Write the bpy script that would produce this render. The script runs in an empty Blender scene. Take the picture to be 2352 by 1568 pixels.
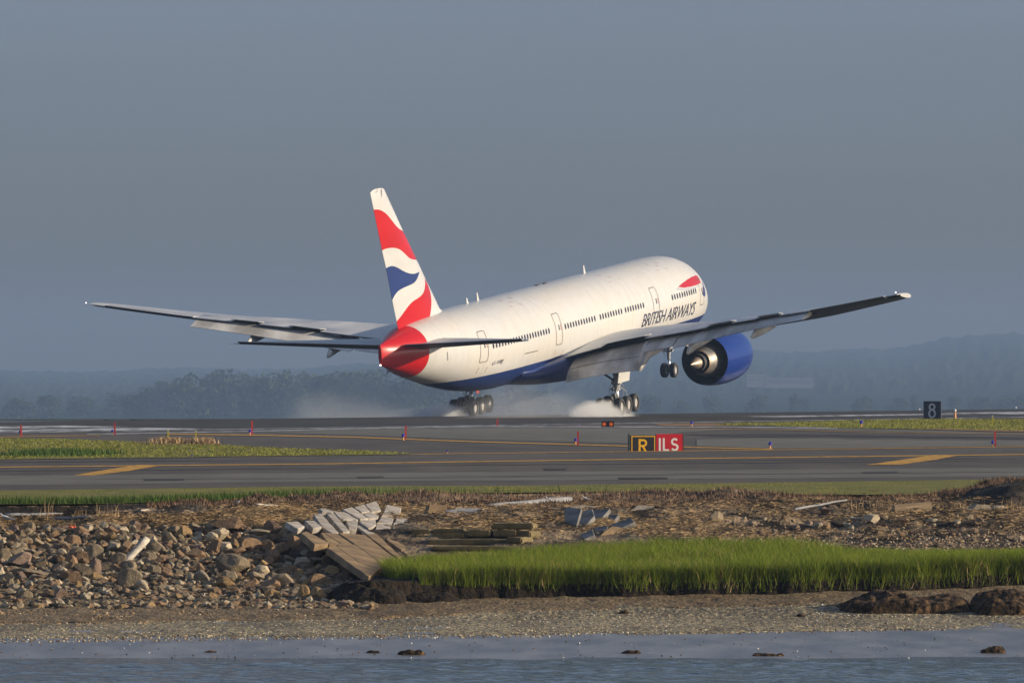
import bpy, bmesh, math, random
import numpy as np
from mathutils import Vector, Matrix, noise as mnoise
from mathutils.geometry import delaunay_2d_cdt

random.seed(7)
RNG = np.random.default_rng(11)
S = bpy.context.scene
COL = S.collection

# ------------------------------------------------------------------ camera
FPX = 20900.0          # focal length in pixels of a 2352 px wide frame
CAM_H = 2.8            # metres above the runway crown
HOR = 862.0            # row of the horizon in the 2352x1568 frame
ROLL = 0.0012
cam = bpy.data.cameras.new('camera')
cam_o = bpy.data.objects.new('camera', cam)
COL.objects.link(cam_o)
cam.sensor_width = 36.0
cam.lens = 36.0 * FPX / 2352.0
cam.shift_y = (HOR - 784.0) / 2352.0
cam.clip_start = 1.0
cam.clip_end = 60000.0
cam_o.location = (0, 0, CAM_H)
cam_o.rotation_euler = (Matrix.Rotation(math.radians(90), 3, 'X') @ Matrix.Rotation(-ROLL, 3, 'Z')).to_euler()
S.camera = cam_o

# ------------------------------------------------------------------ sky and sun
SUN_AZ = math.radians(86.0)    # to the right of the direction back towards the camera
SUN_EL = math.radians(15.0)
to_sun = Vector((math.sin(SUN_AZ) * math.cos(SUN_EL), -math.cos(SUN_AZ) * math.cos(SUN_EL), math.sin(SUN_EL)))
w = bpy.data.worlds.new("World")
S.world = w
w.use_nodes = True
wt = w.node_tree
bg = wt.nodes['Background']
sky = wt.nodes.new('ShaderNodeTexSky')
sky.sky_type = 'NISHITA'
sky.sun_disc = False
sky.sun_elevation = SUN_EL
sky.sun_rotation = math.atan2(to_sun.x, to_sun.y)
sky.altitude = 0
sky.air_density = 1.0
sky.dust_density = 1.5
sky.ozone_density = 1.5
hsv = wt.nodes.new('ShaderNodeHueSaturation')
hsv.inputs['Saturation'].default_value = 0.8
hsv.inputs['Value'].default_value = 1.0
tint = wt.nodes.new('ShaderNodeMix'); tint.data_type = 'RGBA'; tint.blend_type = 'MULTIPLY'
tint.inputs[0].default_value = 1.0
wt.links.new(sky.outputs[0], hsv.inputs['Color'])
wt.links.new(hsv.outputs[0], tint.inputs[6])
# the sky's own colour by height: dull warm haze low down, slate blue above it, darker overhead, with faint streaks
tcw = wt.nodes.new('ShaderNodeTexCoord'); sxw = wt.nodes.new('ShaderNodeSeparateXYZ'); wt.links.new(tcw.outputs['Generated'], sxw.inputs[0])
rw = wt.nodes.new('ShaderNodeValToRGB')
for _ in range(4): rw.color_ramp.elements.new(0.5)
for e, (p, c) in zip(rw.color_ramp.elements, [(0.0, (1.0, .88, .82)), (0.010, (.88, .91, 1.10)), (0.028, (.76, .92, 1.42)), (0.048, (.75, .88, 1.42)), (0.2, (.92, .96, 1.12)), (0.7, (1.2, 1.25, 1.4))]):
    e.position = p; e.color = (*c, 1)
wt.links.new(sxw.outputs[2], rw.inputs[0])
mpw = wt.nodes.new('ShaderNodeMapping'); mpw.inputs['Scale'].default_value = (3, 3, 40); wt.links.new(tcw.outputs['Generated'], mpw.inputs[0])
nzw = wt.nodes.new('ShaderNodeTexNoise'); nzw.inputs['Scale'].default_value = 4; nzw.inputs['Detail'].default_value = 5; wt.links.new(mpw.outputs[0], nzw.inputs['Vector'])
mrw = wt.nodes.new('ShaderNodeMapRange'); mrw.inputs[3].default_value = .94; mrw.inputs[4].default_value = 1.06; wt.links.new(nzw.outputs['Fac'], mrw.inputs[0])
t2 = wt.nodes.new('ShaderNodeMix'); t2.data_type = 'RGBA'; t2.blend_type = 'MULTIPLY'; t2.inputs[0].default_value = 1.0
wt.links.new(rw.outputs[0], tint.inputs[7]); wt.links.new(tint.outputs[2], t2.inputs[6])
wt.links.new(mrw.outputs[0], t2.inputs[7]); wt.links.new(t2.outputs[2], bg.inputs[0])
bg.inputs[1].default_value = 0.086
sun = bpy.data.lights.new('sun', 'SUN')
sun.energy = 5.0
sun.angle = math.radians(0.5)
sun.color = (1.0, 0.84, 0.62)
sun_o = bpy.data.objects.new('sun', sun)
COL.objects.link(sun_o)
sun_o.rotation_euler = to_sun.to_track_quat('Z', 'Y').to_euler()
sun_o.location = (60, -20, 60)
S.view_settings.view_transform = 'Standard'
S.view_settings.look = 'None'
S.view_settings.exposure = 0.22
S.view_settings.gamma = 1.0
S.cycles.volume_step_rate = 1.0
S.cycles.volume_max_steps = 128
S.cycles.volume_bounces = 3
S.cycles.max_bounces = 6
S.cycles.diffuse_bounces = 3
S.cycles.transparent_max_bounces = 8

# ------------------------------------------------------------------ helpers
def tag(o, label=None, cat=None, group=None, kind=None):
    if label: o['label'] = label
    if cat: o['category'] = cat
    if group: o['group'] = group
    if kind: o['kind'] = kind
    return o

def empty(name, loc=(0, 0, 0), parent=None):
    o = bpy.data.objects.new(name, None)
    COL.objects.link(o)
    o.location = loc
    o.empty_display_size = 0.3
    if parent: o.parent = parent
    return o

def mesh(name, V, Fc, mats, parent=None, smooth=False, midx=None, loc=None):
    me = bpy.data.meshes.new(name)
    me.from_pydata([tuple(map(float, p)) for p in V], [], [tuple(map(int, f)) for f in Fc])
    if not isinstance(mats, (list, tuple)): mats = [mats]
    for m in mats: me.materials.append(m)
    if midx is not None: me.polygons.foreach_set('material_index', np.array(midx, dtype=np.int32))
    if smooth: me.polygons.foreach_set('use_smooth', np.ones(len(me.polygons), dtype=bool))
    me.update()
    o = bpy.data.objects.new(name, me)
    COL.objects.link(o)
    if parent: o.parent = parent
    if loc is not None: o.location = loc
    return o

def fast_mesh(name, V, nper, mats, parent=None, midx=None):
    """V: (n*nper,3); every face owns nper consecutive vertices."""
    V = np.asarray(V, dtype=np.float32).reshape(-1, 3)
    n = len(V) // nper
    me = bpy.data.meshes.new(name)
    me.vertices.add(len(V)); me.vertices.foreach_set('co', V.ravel())
    me.loops.add(len(V)); me.loops.foreach_set('vertex_index', np.arange(len(V), dtype=np.int32))
    me.polygons.add(n)
    me.polygons.foreach_set('loop_start', np.arange(0, len(V), nper, dtype=np.int32))
    me.polygons.foreach_set('loop_total', np.full(n, nper, dtype=np.int32))
    if not isinstance(mats, (list, tuple)): mats = [mats]
    for m in mats: me.materials.append(m)
    if midx is not None: me.polygons.foreach_set('material_index', np.asarray(midx, dtype=np.int32))
    me.update(calc_edges=True)
    o = bpy.data.objects.new(name, me)
    COL.objects.link(o)
    if parent: o.parent = parent
    return o

class MB:
    def __init__(self): self.V = []; self.F = []; self.M = []
    def add(self, V, F, m=0):
        b = len(self.V)
        self.V += [tuple(p) for p in V]
        self.F += [tuple(b + i for i in f) for f in F]
        self.M += [m] * len(F)
    def box(self, c, h, R=None, m=0):
        P = [Vector((sx * h[0], sy * h[1], sz * h[2])) for sx in (-1, 1) for sy in (-1, 1) for sz in (-1, 1)]
        if R is not None: P = [R @ p for p in P]
        P = [p + Vector(c) for p in P]
        self.add(P, [(0, 1, 3, 2), (4, 6, 7, 5), (0, 4, 5, 1), (2, 3, 7, 6), (0, 2, 6, 4), (1, 5, 7, 3)], m)
    def tube(self, pts, rad, n=10, m=0, cap=True):
        pts = [Vector(p) for p in pts]
        if not isinstance(rad, (list, tuple)): rad = [rad] * len(pts)
        rings = []
        for i, p in enumerate(pts):
            a = pts[min(i + 1, len(pts) - 1)] - pts[max(i - 1, 0)]
            a.normalize()
            u = a.cross(Vector((0, 0, 1)) if abs(a.z) < 0.9 else Vector((1, 0, 0))).normalized()
            v = a.cross(u)
            rings.append([p + rad[i] * (math.cos(2 * math.pi * k / n) * u + math.sin(2 * math.pi * k / n) * v) for k in range(n)])
        self.loft(rings, m, cap)
    def loft(self, rings, m=0, cap=True, closed=True):
        n = len(rings[0]); V = [p for r in rings for p in r]; Fc = []
        for i in range(len(rings) - 1):
            for k in range(n if closed else n - 1):
                k2 = (k + 1) % n
                Fc.append((i * n + k, i * n + k2, (i + 1) * n + k2, (i + 1) * n + k))
        if cap:
            Fc.append(tuple(range(n - 1, -1, -1))); Fc.append(tuple((len(rings) - 1) * n + k for k in range(n)))
        self.add(V, Fc, m)
    def lathe(self, prof, c, axis='x', n=32, m=0, cap=False):
        """prof: list of (a, r) along the axis"""
        rings = []
        for a, r in prof:
            ring = []
            for k in range(n):
                t = 2 * math.pi * k / n; x, y = r * math.cos(t), r * math.sin(t)
                if axis == 'x': q = (a, x, y)
                elif axis == 'y': q = (y, a, x)
                else: q = (x, y, a)
                ring.append(Vector(c) + Vector(q))
            rings.append(ring)
        self.loft(rings, m, cap)
    def build(self, name, mats, parent=None, smooth=False, loc=None):
        return mesh(name, self.V, self.F, mats, parent, smooth, self.M, loc)

def smooth_by_angle(o, deg=40):
    me = o.data
    bm = bmesh.new(); bm.from_mesh(me)
    bmesh.ops.recalc_face_normals(bm, faces=bm.faces)
    for f in bm.faces: f.smooth = True
    lim = math.radians(deg)
    for e in bm.edges:
        if len(e.link_faces) == 2 and e.calc_face_angle(0) > lim: e.smooth = False
    bm.to_mesh(me); bm.free()
    return o

# value noise in numpy
_PERM = RNG.random((256, 256)).astype(np.float32)
def vnoise(x, y):
    xi = np.floor(x).astype(int); yi = np.floor(y).astype(int)
    fx = x - xi; fy = y - yi
    fx = fx * fx * (3 - 2 * fx); fy = fy * fy * (3 - 2 * fy)
    a = _PERM[xi & 255, yi & 255]; b = _PERM[(xi + 1) & 255, yi & 255]
    c = _PERM[xi & 255, (yi + 1) & 255]; d = _PERM[(xi + 1) & 255, (yi + 1) & 255]
    return (a * (1 - fx) + b * fx) * (1 - fy) + (c * (1 - fx) + d * fx) * fy
def fbm(x, y, o=4):
    s = 0; a = 0.5; x = np.asarray(x, float); y = np.asarray(y, float)
    for i in range(o):
        s = s + a * (vnoise(x + 17.3 * i, y + 9.1 * i) - 0.5); x = x * 2.03; y = y * 2.03; a *= 0.5
    return s

# frame geometry
def ray(u, v):
    a, b = u - 1176.0, v - 784.0
    c, s = math.cos(ROLL), math.sin(ROLL)
    x = c * a - s * b; y = s * a + c * b
    return Vector((x / FPX, 1.0, -(y - (HOR - 784.0)) / FPX))
def at_y(u, v, d):
    return Vector((0, 0, CAM_H)) + ray(u, v) * d
def at_z(u, v, z):
    r = ray(u, v)
    return Vector((0, 0, CAM_H)) + r * ((z - CAM_H) / r.z)

YAW, PIT, BNK = 0.3656, 0.0997, -0.0069       # attitude of the airliner
AX, AY, AZ = 2.2773, 639.5226, 0.0616
ca_, sa_ = math.cos(YAW), math.sin(YAW)
def lateral(x, y):                             # distance from the runway centreline, + towards the camera
    return (x - AX) * ca_ - (y - AY) * sa_
LIPX = [-60, -13.2, -10, -7.5, -4.8, -0.9, 4.4, 8.1, 10.4, 13.2, 60]
LIPD = [222, 222, 223, 229, 239, 242, 246, 238, 238, 244, 244]
BANKD = [60, 150, 165, 180, 183, 192, 200, 205, 218, 220.6]
BANKZ = [-5.0, -3.3, -2.97, -2.80, -2.75, -2.65, -2.55, -2.2, -1.0, -0.75]
def Zg(x, y):
    x = np.asarray(x, float); y = np.asarray(y, float)
    t = lateral(x, y)
    za = np.where(t > 0, -0.015 * np.minimum(t, 23.4), 0.015 * np.maximum(t, -30))
    za = np.where(t < -30, np.maximum(-0.45 + 0.03 * (t + 30), -5.0), za)
    lip = np.interp(x, LIPX, LIPD)
    zb = np.interp(y, BANKD, BANKZ)
    f = np.clip((y - 220.6) / np.maximum(lip - 220.6, 0.5), 0, 1)
    zm = np.interp(f, [0, 1], [-0.75, -0.35])
    z = np.where(y < 220.6, zb, np.where(y < lip, zm, za))
    # hummocks of the bank
    left = np.clip((-x - 3.2) / 2.5, 0, 1)
    d = np.maximum(lip - y, 0)
    hum = fbm(x * .9, y * .5, 4) * (.34 + .2 * left + .12 * np.clip((x - 4) / 2, 0, 1)) + fbm(x * 3.5, y * 2.2, 4) * (.10 + .14 * left)
    amp = np.clip(d / .5, 0, 1) * (.10 + .9 * np.clip((y - 213) / 6, 0, 1))
    z = z + np.where((y < lip) & (y > 203), hum * amp, 0)
    k = np.clip((x - 11.2) / 1.5, 0, 1) * np.clip((y - 228) / 6, 0, 1) * np.clip((lip - y) / 1.0, 0, 1)
    return z + .4 * k
def ground_many(u, v):
    u = np.asarray(u, float); v = np.asarray(v, float)
    ug = np.arange(-80, 2440, 6.0); d = np.arange(160, 262, .06)
    out = np.zeros((len(u), 3)); col = np.clip(np.round((u - ug[0]) / 6.0).astype(int), 0, len(ug) - 1)
    for c in np.unique(col):
        rx = (ug[c] - 1176) / FPX; q = np.maximum.accumulate((Zg(rx * d, d) - CAM_H) / d)
        k = np.where(col == c)[0]; s = -(v[k] - HOR + ROLL * (u[k] - 1176)) / FPX
        i = np.clip(np.searchsorted(q, s), 0, len(d) - 1); dd = d[i]
        out[k, 0] = (u[k] - 1176) / FPX * dd; out[k, 1] = dd
    out[:, 2] = Zg(out[:, 0], out[:, 1])
    return out
def ground(u, v):
    """point on the terrain seen at (u, v) of the 2352x1568 frame"""
    r = ray(u, v)
    d = np.concatenate([np.arange(155, 260, .4), np.arange(260, 760, 1.0)])
    X = r.x * d; Zr = CAM_H + r.z * d
    g = Zg(X, d)
    i = int(np.argmax(Zr < g))
    if Zr[i] >= g[i]: i = len(d) - 1
    a = d[max(i - 1, 0)]; b = d[i]
    fa = CAM_H + r.z * a - float(Zg(r.x * a, a)); fb = CAM_H + r.z * b - float(Zg(r.x * b, b))
    dd = a + (b - a) * (fa / (fa - fb) if abs(fa - fb) > 1e-9 else 0)
    return Vector((r.x * dd, dd, CAM_H + r.z * dd))
# ------------------------------------------------------------------ materials
def new_mat(name):
    m = bpy.data.materials.new(name); m.use_nodes = True
    return m, m.node_tree, m.node_tree.nodes['Principled BSDF']
def plain(name, col, rough=0.5, metal=0.0, spec=0.5, bump=0.0, bscale=20, var=0.0, vscale=5, coat=0.0):
    m, t, b = new_mat(name)
    b.inputs['Base Color'].default_value = (*col, 1); b.inputs['Roughness'].default_value = rough
    b.inputs['Metallic'].default_value = metal; b.inputs['Specular IOR Level'].default_value = spec
    if coat: b.inputs['Coat Weight'].default_value = coat; b.inputs['Coat Roughness'].default_value = 0.12
    if var or bump:
        tc = t.nodes.new('ShaderNodeTexCoord')
    if var:
        n = t.nodes.new('ShaderNodeTexNoise'); n.inputs['Scale'].default_value = vscale; n.inputs['Detail'].default_value = 6
        r = t.nodes.new('ShaderNodeValToRGB')
        r.color_ramp.elements[0].position = 0.3; r.color_ramp.elements[1].position = 0.7
        r.color_ramp.elements[0].color = (*[c * (1 - var) for c in col], 1)
        r.color_ramp.elements[1].color = (*[min(1, c * (1 + var)) for c in col], 1)
        t.links.new(tc.outputs['Object'], n.inputs['Vector']); t.links.new(n.outputs['Fac'], r.inputs[0]); t.links.new(r.outputs[0], b.inputs['Base Color'])
    if bump:
        n = t.nodes.new('ShaderNodeTexNoise'); n.inputs['Scale'].default_value = bscale; n.inputs['Detail'].default_value = 5
        bp = t.nodes.new('ShaderNodeBump'); bp.inputs['Strength'].default_value = bump; bp.inputs['Distance'].default_value = 0.05
        t.links.new(tc.outputs['Object'], n.inputs['Vector']); t.links.new(n.outputs['Fac'], bp.inputs['Height']); t.links.new(bp.outputs[0], b.inputs['Normal'])
    return m
def ramp_mat(name, stops, scale=1.0, stretch=(1, 1, 1), rough=0.9, detail=8, bump=0.0, bdist=0.05, bscale=None, spec=0.3, rnd=0.0, coord='Object', stops2=None, scale2=0.1, nrough=0.55):
    """colour from noise; stops: [(pos, col)...]; stops2: multiply by a second, larger noise; rnd: random value per object"""
    m, t, b = new_mat(name)
    tc = t.nodes.new('ShaderNodeTexCoord'); mp = t.nodes.new('ShaderNodeMapping'); mp.inputs['Scale'].default_value = stretch
    t.links.new(tc.outputs[coord], mp.inputs[0])
    n = t.nodes.new('ShaderNodeTexNoise'); n.inputs['Scale'].default_value = scale; n.inputs['Detail'].default_value = detail; n.inputs['Roughness'].default_value = nrough
    t.links.new(mp.outputs[0], n.inputs['Vector'])
    r = t.nodes.new('ShaderNodeValToRGB')
    while len(r.color_ramp.elements) < len(stops): r.color_ramp.elements.new(0.5)
    for e, (p, c) in zip(r.color_ramp.elements, stops): e.position = p; e.color = (*c, 1)
    t.links.new(n.outputs['Fac'], r.inputs[0])
    out = r.outputs[0]
    if stops2:
        n2 = t.nodes.new('ShaderNodeTexNoise'); n2.inputs['Scale'].default_value = scale2; n2.inputs['Detail'].default_value = 4
        t.links.new(mp.outputs[0], n2.inputs['Vector'])
        r2 = t.nodes.new('ShaderNodeValToRGB')
        while len(r2.color_ramp.elements) < len(stops2): r2.color_ramp.elements.new(0.5)
        for e, (p, c) in zip(r2.color_ramp.elements, stops2): e.position = p; e.color = (*c, 1)
        t.links.new(n2.outputs['Fac'], r2.inputs[0])
        mx = t.nodes.new('ShaderNodeMix'); mx.data_type = 'RGBA'; mx.blend_type = 'MULTIPLY'; mx.inputs[0].default_value = 1
        t.links.new(out, mx.inputs[6]); t.links.new(r2.outputs[0], mx.inputs[7]); out = mx.outputs[2]
    if rnd:
        oi = t.nodes.new('ShaderNodeObjectInfo'); h = t.nodes.new('ShaderNodeHueSaturation')
        mr = t.nodes.new('ShaderNodeMapRange'); mr.inputs[3].default_value = 1 - rnd; mr.inputs[4].default_value = 1 + rnd
        t.links.new(oi.outputs['Random'], mr.inputs[0]); t.links.new(mr.outputs[0], h.inputs['Value'])
        t.links.new(out, h.inputs['Color']); out = h.outputs[0]
    t.links.new(out, b.inputs['Base Color'])
    b.inputs['Roughness'].default_value = rough; b.inputs['Specular IOR Level'].default_value = spec
    if bump:
        nb = n
        if bscale:
            nb = t.nodes.new('ShaderNodeTexNoise'); nb.inputs['Scale'].default_value = bscale; nb.inputs['Detail'].default_value = 6
            t.links.new(mp.outputs[0], nb.inputs['Vector'])
        bp = t.nodes.new('ShaderNodeBump'); bp.inputs['Strength'].default_value = bump; bp.inputs['Distance'].default_value = bdist
        t.links.new(nb.outputs['Fac'], bp.inputs['Height']); t.links.new(bp.outputs[0], b.inputs['Normal'])
    return m
def emit(name, col, st):
    m, t, b = new_mat(name)
    b.inputs['Base Color'].default_value = (*col, 1)
    b.inputs['Emission Color'].default_value = (*col, 1); b.inputs['Emission Strength'].default_value = st
    return m

M = {}
M['asphalt'] = ramp_mat('asphalt', [(0.3, (0.078, 0.065, 0.050)), (0.7, (0.125, 0.105, 0.082))], 0.5, (1, 0.12, 1), 0.85, bump=0.2, bdist=0.02, bscale=6,
                        stops2=[(0.35, (0.72, 0.72, 0.73)), (0.65, (1, 1, 1))], scale2=0.045)
M['runway'] = ramp_mat('runway_asphalt', [(0.3, (0.022, 0.02, 0.019)), (0.7, (0.045, 0.041, 0.037))], 0.3, (1, 0.15, 1), 0.9)
M['concrete'] = ramp_mat('shoulder_asphalt', [(0.3, (0.13, 0.125, 0.10)), (0.7, (0.18, 0.172, 0.14))], 0.7, (1, 0.2, 1), 0.9,
                         stops2=[(0.35, (0.8, 0.8, 0.8)), (0.65, (1, 1, 1))], scale2=0.06)
M['yellow'] = ramp_mat('yellow_paint', [(0.35, (0.30, 0.17, 0.04)), (0.5, (0.58, 0.30, 0.03)), (0.7, (0.72, 0.38, 0.04))], 3.0, (1, 0.2, 1), 0.7)
M['paintwhite'] = ramp_mat('worn_white_paint', [(0.35, (0.16, 0.16, 0.16)), (0.6, (0.55, 0.56, 0.57))], 1.2, (1, 0.1, 1), 0.7)
M['turf'] = ramp_mat('turf', [(0.25, (0.09, 0.10, 0.015)), (0.5, (0.16, 0.155, 0.025)), (0.75, (0.26, 0.20, 0.06))], 1.2, (1, 0.4, 1), 0.95, bump=0.6, bdist=0.1, bscale=9)
M['drygrass'] = ramp_mat('dry_turf', [(0.3, (0.16, 0.09, 0.045)), (0.7, (0.32, 0.2, 0.09))], 2.0, (1, 0.5, 1), 0.95, bump=0.6, bdist=0.1, bscale=9)
M['wrack'] = ramp_mat('wrack_bank', [(0.25, (0.055, 0.038, 0.024)), (0.45, (0.19, 0.135, 0.08)), (0.7, (0.42, 0.30, 0.17))], 3.0, (1, 0.4, 1), 0.95, bump=1.0, bdist=0.12, bscale=7,
                      stops2=[(0.4, (0.22, 0.2, 0.18)), (0.56, (1, 1, 1))], scale2=0.9)
M['gravel'] = ramp_mat('gravel', [(0.3, (0.07, 0.05, 0.03)), (0.5, (0.19, 0.135, 0.075)), (0.7, (0.38, 0.29, 0.17))], 12.0, (1, 0.7, 1), 0.9, bump=1.0, bdist=0.06, bscale=14,
                       stops2=[(0.35, (0.7, 0.66, 0.6)), (0.65, (1, 1, 1))], scale2=0.7)
M['shellmud'] = ramp_mat('shell_mud', [(0.38, (0.12, 0.105, 0.075)), (0.5, (0.24, 0.20, 0.13)), (0.62, (0.5, 0.40, 0.22))], 9.0, (1, 0.35, 1), 0.8, bump=1.0, bdist=0.06, bscale=12, spec=0.3,
                         stops2=[(0.4, (0.62, 0.62, 0.62)), (0.6, (1, 1, 1))], scale2=0.5)
M['wetmud'] = ramp_mat('wet_mud', [(0.35, (0.11, 0.10, 0.09)), (0.5, (0.17, 0.155, 0.14)), (0.65, (0.24, 0.22, 0.20))], 1.2, (1, 0.25, 1), 0.32, bump=0.35, bdist=0.03, bscale=6, spec=0.6)
M['peat'] = ramp_mat('peat', [(0.3, (0.006, 0.004, 0.002)), (0.5, (0.014, 0.009, 0.004)), (0.75, (0.04, 0.024, 0.010))], 8.0, (1, 1, 1), 0.95, bump=1.0, bdist=0.08, bscale=10)  # peat darker than the mounds' own, with the bench front's shade in its colour
M['moundpeat'] = ramp_mat('mound_peat', [(0.35, (0.010, 0.006, 0.003)), (0.5, (0.05, 0.028, 0.012)), (0.68, (0.15, 0.085, 0.033))], 7.0, (1, 1, 1), 0.95, bump=1.0, bdist=0.1, bscale=8)
def leafy(name, a, b_, trans=0.25):
    m, t, b = new_mat(name)
    g = t.nodes.new('ShaderNodeNewGeometry')
    r = t.nodes.new('ShaderNodeValToRGB'); r.color_ramp.elements[0].color = (*a, 1); r.color_ramp.elements[1].color = (*b_, 1)
    t.links.new(g.outputs['Random Per Island'], r.inputs[0]); t.links.new(r.outputs[0], b.inputs['Base Color'])
    b.inputs['Roughness'].default_value = 0.7; b.inputs['Specular IOR Level'].default_value = 0.15
    if trans:
        tr = t.nodes.new('ShaderNodeBsdfTranslucent'); mx = t.nodes.new('ShaderNodeMixShader'); mx.inputs[0].default_value = trans
        t.links.new(r.outputs[0], tr.inputs[0]); t.links.new(b.outputs[0], mx.inputs[1]); t.links.new(tr.outputs[0], mx.inputs[2])
        t.links.new(mx.outputs[0], t.nodes['Material Output'].inputs[0])
    return m
M['marsh'] = leafy('marsh_grass', (0.08, 0.14, 0.012), (0.33, 0.38, 0.045), 0.38)
M['blade'] = leafy('turf_grass', (0.13, 0.15, 0.015), (0.34, 0.32, 0.06), 0.3)
M['straw'] = leafy('straw', (0.17, 0.11, 0.055), (0.62, 0.43, 0.22), 0.0)
M['darkweed'] = leafy('dark_weed', (0.02, 0.013, 0.008), (0.10, 0.06, 0.03), 0.0)
M['heath'] = leafy('brown_heath', (0.10, 0.06, 0.038), (0.27, 0.17, 0.105), 0.0)
M['leaf'] = leafy('tree_leaves', (0.035, 0.06, 0.02), (0.06, 0.09, 0.03), 0.1)
M['bark'] = plain('bark', (0.09, 0.07, 0.05), 0.9, bump=0.4)
for k, c in {'rock_grey': (0.25, 0.195, 0.125), 'rock_brown': (0.235, 0.15, 0.085), 'rock_ochre': (0.33, 0.215, 0.10), 'rock_dark': (0.11, 0.085, 0.055), 'rock_pale': (0.45, 0.37, 0.25), 'rock_pink': (0.29, 0.2, 0.14)}.items():
    M[k] = ramp_mat(k, [(0.25, tuple(x * 0.6 for x in c)), (0.5, c), (0.78, tuple(min(1, x * 1.45) for x in c))], 3.5, (1, 1, 1), 0.9, bump=0.6, bdist=0.05, bscale=9, rnd=0.22)
M['granite_pale'] = ramp_mat('pale_granite', [(0.3, (0.24, 0.21, 0.17)), (0.5, (0.42, 0.38, 0.33)), (0.75, (0.56, 0.52, 0.47))], 2.6, (1, 1, 1), 0.85, bump=0.3, bdist=0.03, rnd=0.1, stops2=[(0.3, (0.7, 0.62, 0.5)), (0.55, (1, 1, 1))], scale2=1.1)
M['granite_tan'] = ramp_mat('stained_granite', [(0.3, (0.12, 0.08, 0.045)), (0.5, (0.24, 0.165, 0.09)), (0.72, (0.36, 0.24, 0.11))], 1.2, (1, 1, 1), 0.85, bump=0.3, bdist=0.03, rnd=0.1)
M['granite_grey'] = ramp_mat('grey_granite', [(0.25, (0.2, 0.2, 0.2)), (0.6, (0.33, 0.33, 0.33)), (0.8, (0.42, 0.41, 0.4))], 2.4, (1, 1, 1), 0.85, bump=0.3, bdist=0.03, rnd=0.1)
M['granite_shaded'] = ramp_mat('shaded_granite', [(0.3, (0.10, 0.095, 0.088)), (0.5, (0.19, 0.18, 0.165)), (0.75, (0.30, 0.285, 0.26))], 2.4, (1, 1, 1), 0.85, bump=0.3, bdist=0.03, rnd=0.12)  # darker granite copy: shade of the left-leaning slabs put into the colour
M['granite_mossy'] = ramp_mat('mossy_granite', [(0.25, (0.10, 0.075, 0.03)), (0.6, (0.2, 0.155, 0.075)), (0.8, (0.32, 0.24, 0.12))], 2.5, (1, 1, 1), 0.85, bump=0.4, bdist=0.03, rnd=0.15)
M['driftwood'] = ramp_mat('driftwood', [(0.3, (0.42, 0.36, 0.28)), (0.7, (0.66, 0.6, 0.5))], 5, (0.3, 3, 3), 0.85, bump=0.3, bdist=0.02)
M['oldwood'] = ramp_mat('old_wood', [(0.3, (0.22, 0.16, 0.1)), (0.7, (0.48, 0.34, 0.2))], 5, (0.3, 3, 3), 0.85, bump=0.3, bdist=0.02)
M['greywood'] = plain('grey_wood', (0.25, 0.25, 0.25), 0.85, bump=0.3, var=0.3)
M['orange_float'] = plain('orange_float', (0.75, 0.13, 0.04), 0.5)
M['feather_white'] = plain('white_feathers', (0.75, 0.74, 0.72), 0.8)
M['feather_grey'] = plain('grey_feathers', (0.32, 0.34, 0.37), 0.8)
M['beak'] = plain('beak_yellow', (0.7, 0.4, 0.05), 0.5)
# aircraft
def paint_mat(name, col, rough=0.32, var=0.06, dirt=None):
    m, t, b = new_mat(name)
    tc = t.nodes.new('ShaderNodeTexCoord')
    n = t.nodes.new('ShaderNodeTexNoise'); n.inputs['Scale'].default_value = 0.6; n.inputs['Detail'].default_value = 8
    mp = t.nodes.new('ShaderNodeMapping'); mp.inputs['Scale'].default_value = (1, 0.35, 1)
    t.links.new(tc.outputs['Object'], mp.inputs[0]); t.links.new(mp.outputs[0], n.inputs['Vector'])
    r = t.nodes.new('ShaderNodeValToRGB'); r.color_ramp.elements[0].position = 0.35; r.color_ramp.elements[1].position = 0.65
    r.color_ramp.elements[0].color = (*(dirt or [c * (1 - 2 * var) for c in col]), 1); r.color_ramp.elements[1].color = (*col, 1)
    t.links.new(n.outputs['Fac'], r.inputs[0])
    t.links.new(r.outputs[0], b.inputs['Base Color'])
    b.inputs['Roughness'].default_value = rough * .8; b.inputs['Specular IOR Level'].default_value = 0.38
    return m
WHITE = (0.60, 0.595, 0.58); RED = (0.50, 0.006, 0.006); BLUE = (0.018, 0.040, 0.16)
M['white'] = paint_mat('white_paint', WHITE)
M['red'] = paint_mat('red_paint', RED, 0.3)
M['blue'] = paint_mat('blue_paint', BLUE, 0.3)
M['nacelle_blue'] = paint_mat('nacelle_blue', (0.008, 0.033, 0.20), 0.25, 0.02)
M['wing_grey'] = paint_mat('wing_grey', (0.56, 0.56, 0.56), 0.4, 0.08)
M['under_shade'] = paint_mat('underside_shade', (0.022, 0.021, 0.021), 0.7, 0.1)  # near-black colour stands for the shade under wings, flaps and tailplane
M['flap_grey'] = paint_mat('flap_grey', (0.76, 0.74, 0.70), 0.45, 0.06, dirt=(0.33, 0.31, 0.28))
M['recess_shade'] = plain('shaded_recess', (0.012, 0.012, 0.013), 0.9)  # shade inside flap gaps and engine ducts, painted as near-black
M['metal'] = plain('bare_metal', (0.62, 0.58, 0.52), 0.35, 0.85, var=0.15, vscale=3)
M['hotmetal'] = plain('exhaust_metal', (0.42, 0.34, 0.26), 0.45, 0.7, var=0.25, vscale=4)
M['silver'] = plain('polished_strut', (0.85, 0.85, 0.85), 0.25, 0.6)
M['gearpaint'] = plain('gear_grey', (0.35, 0.35, 0.35), 0.5, 0.1, var=0.3, vscale=6)
M['geardark'] = plain('gear_dark', (0.05, 0.05, 0.05), 0.6, 0.1)
M['rubber'] = plain('tyre_rubber', (0.03, 0.03, 0.032), 0.75, var=0.2, vscale=9)
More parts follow.
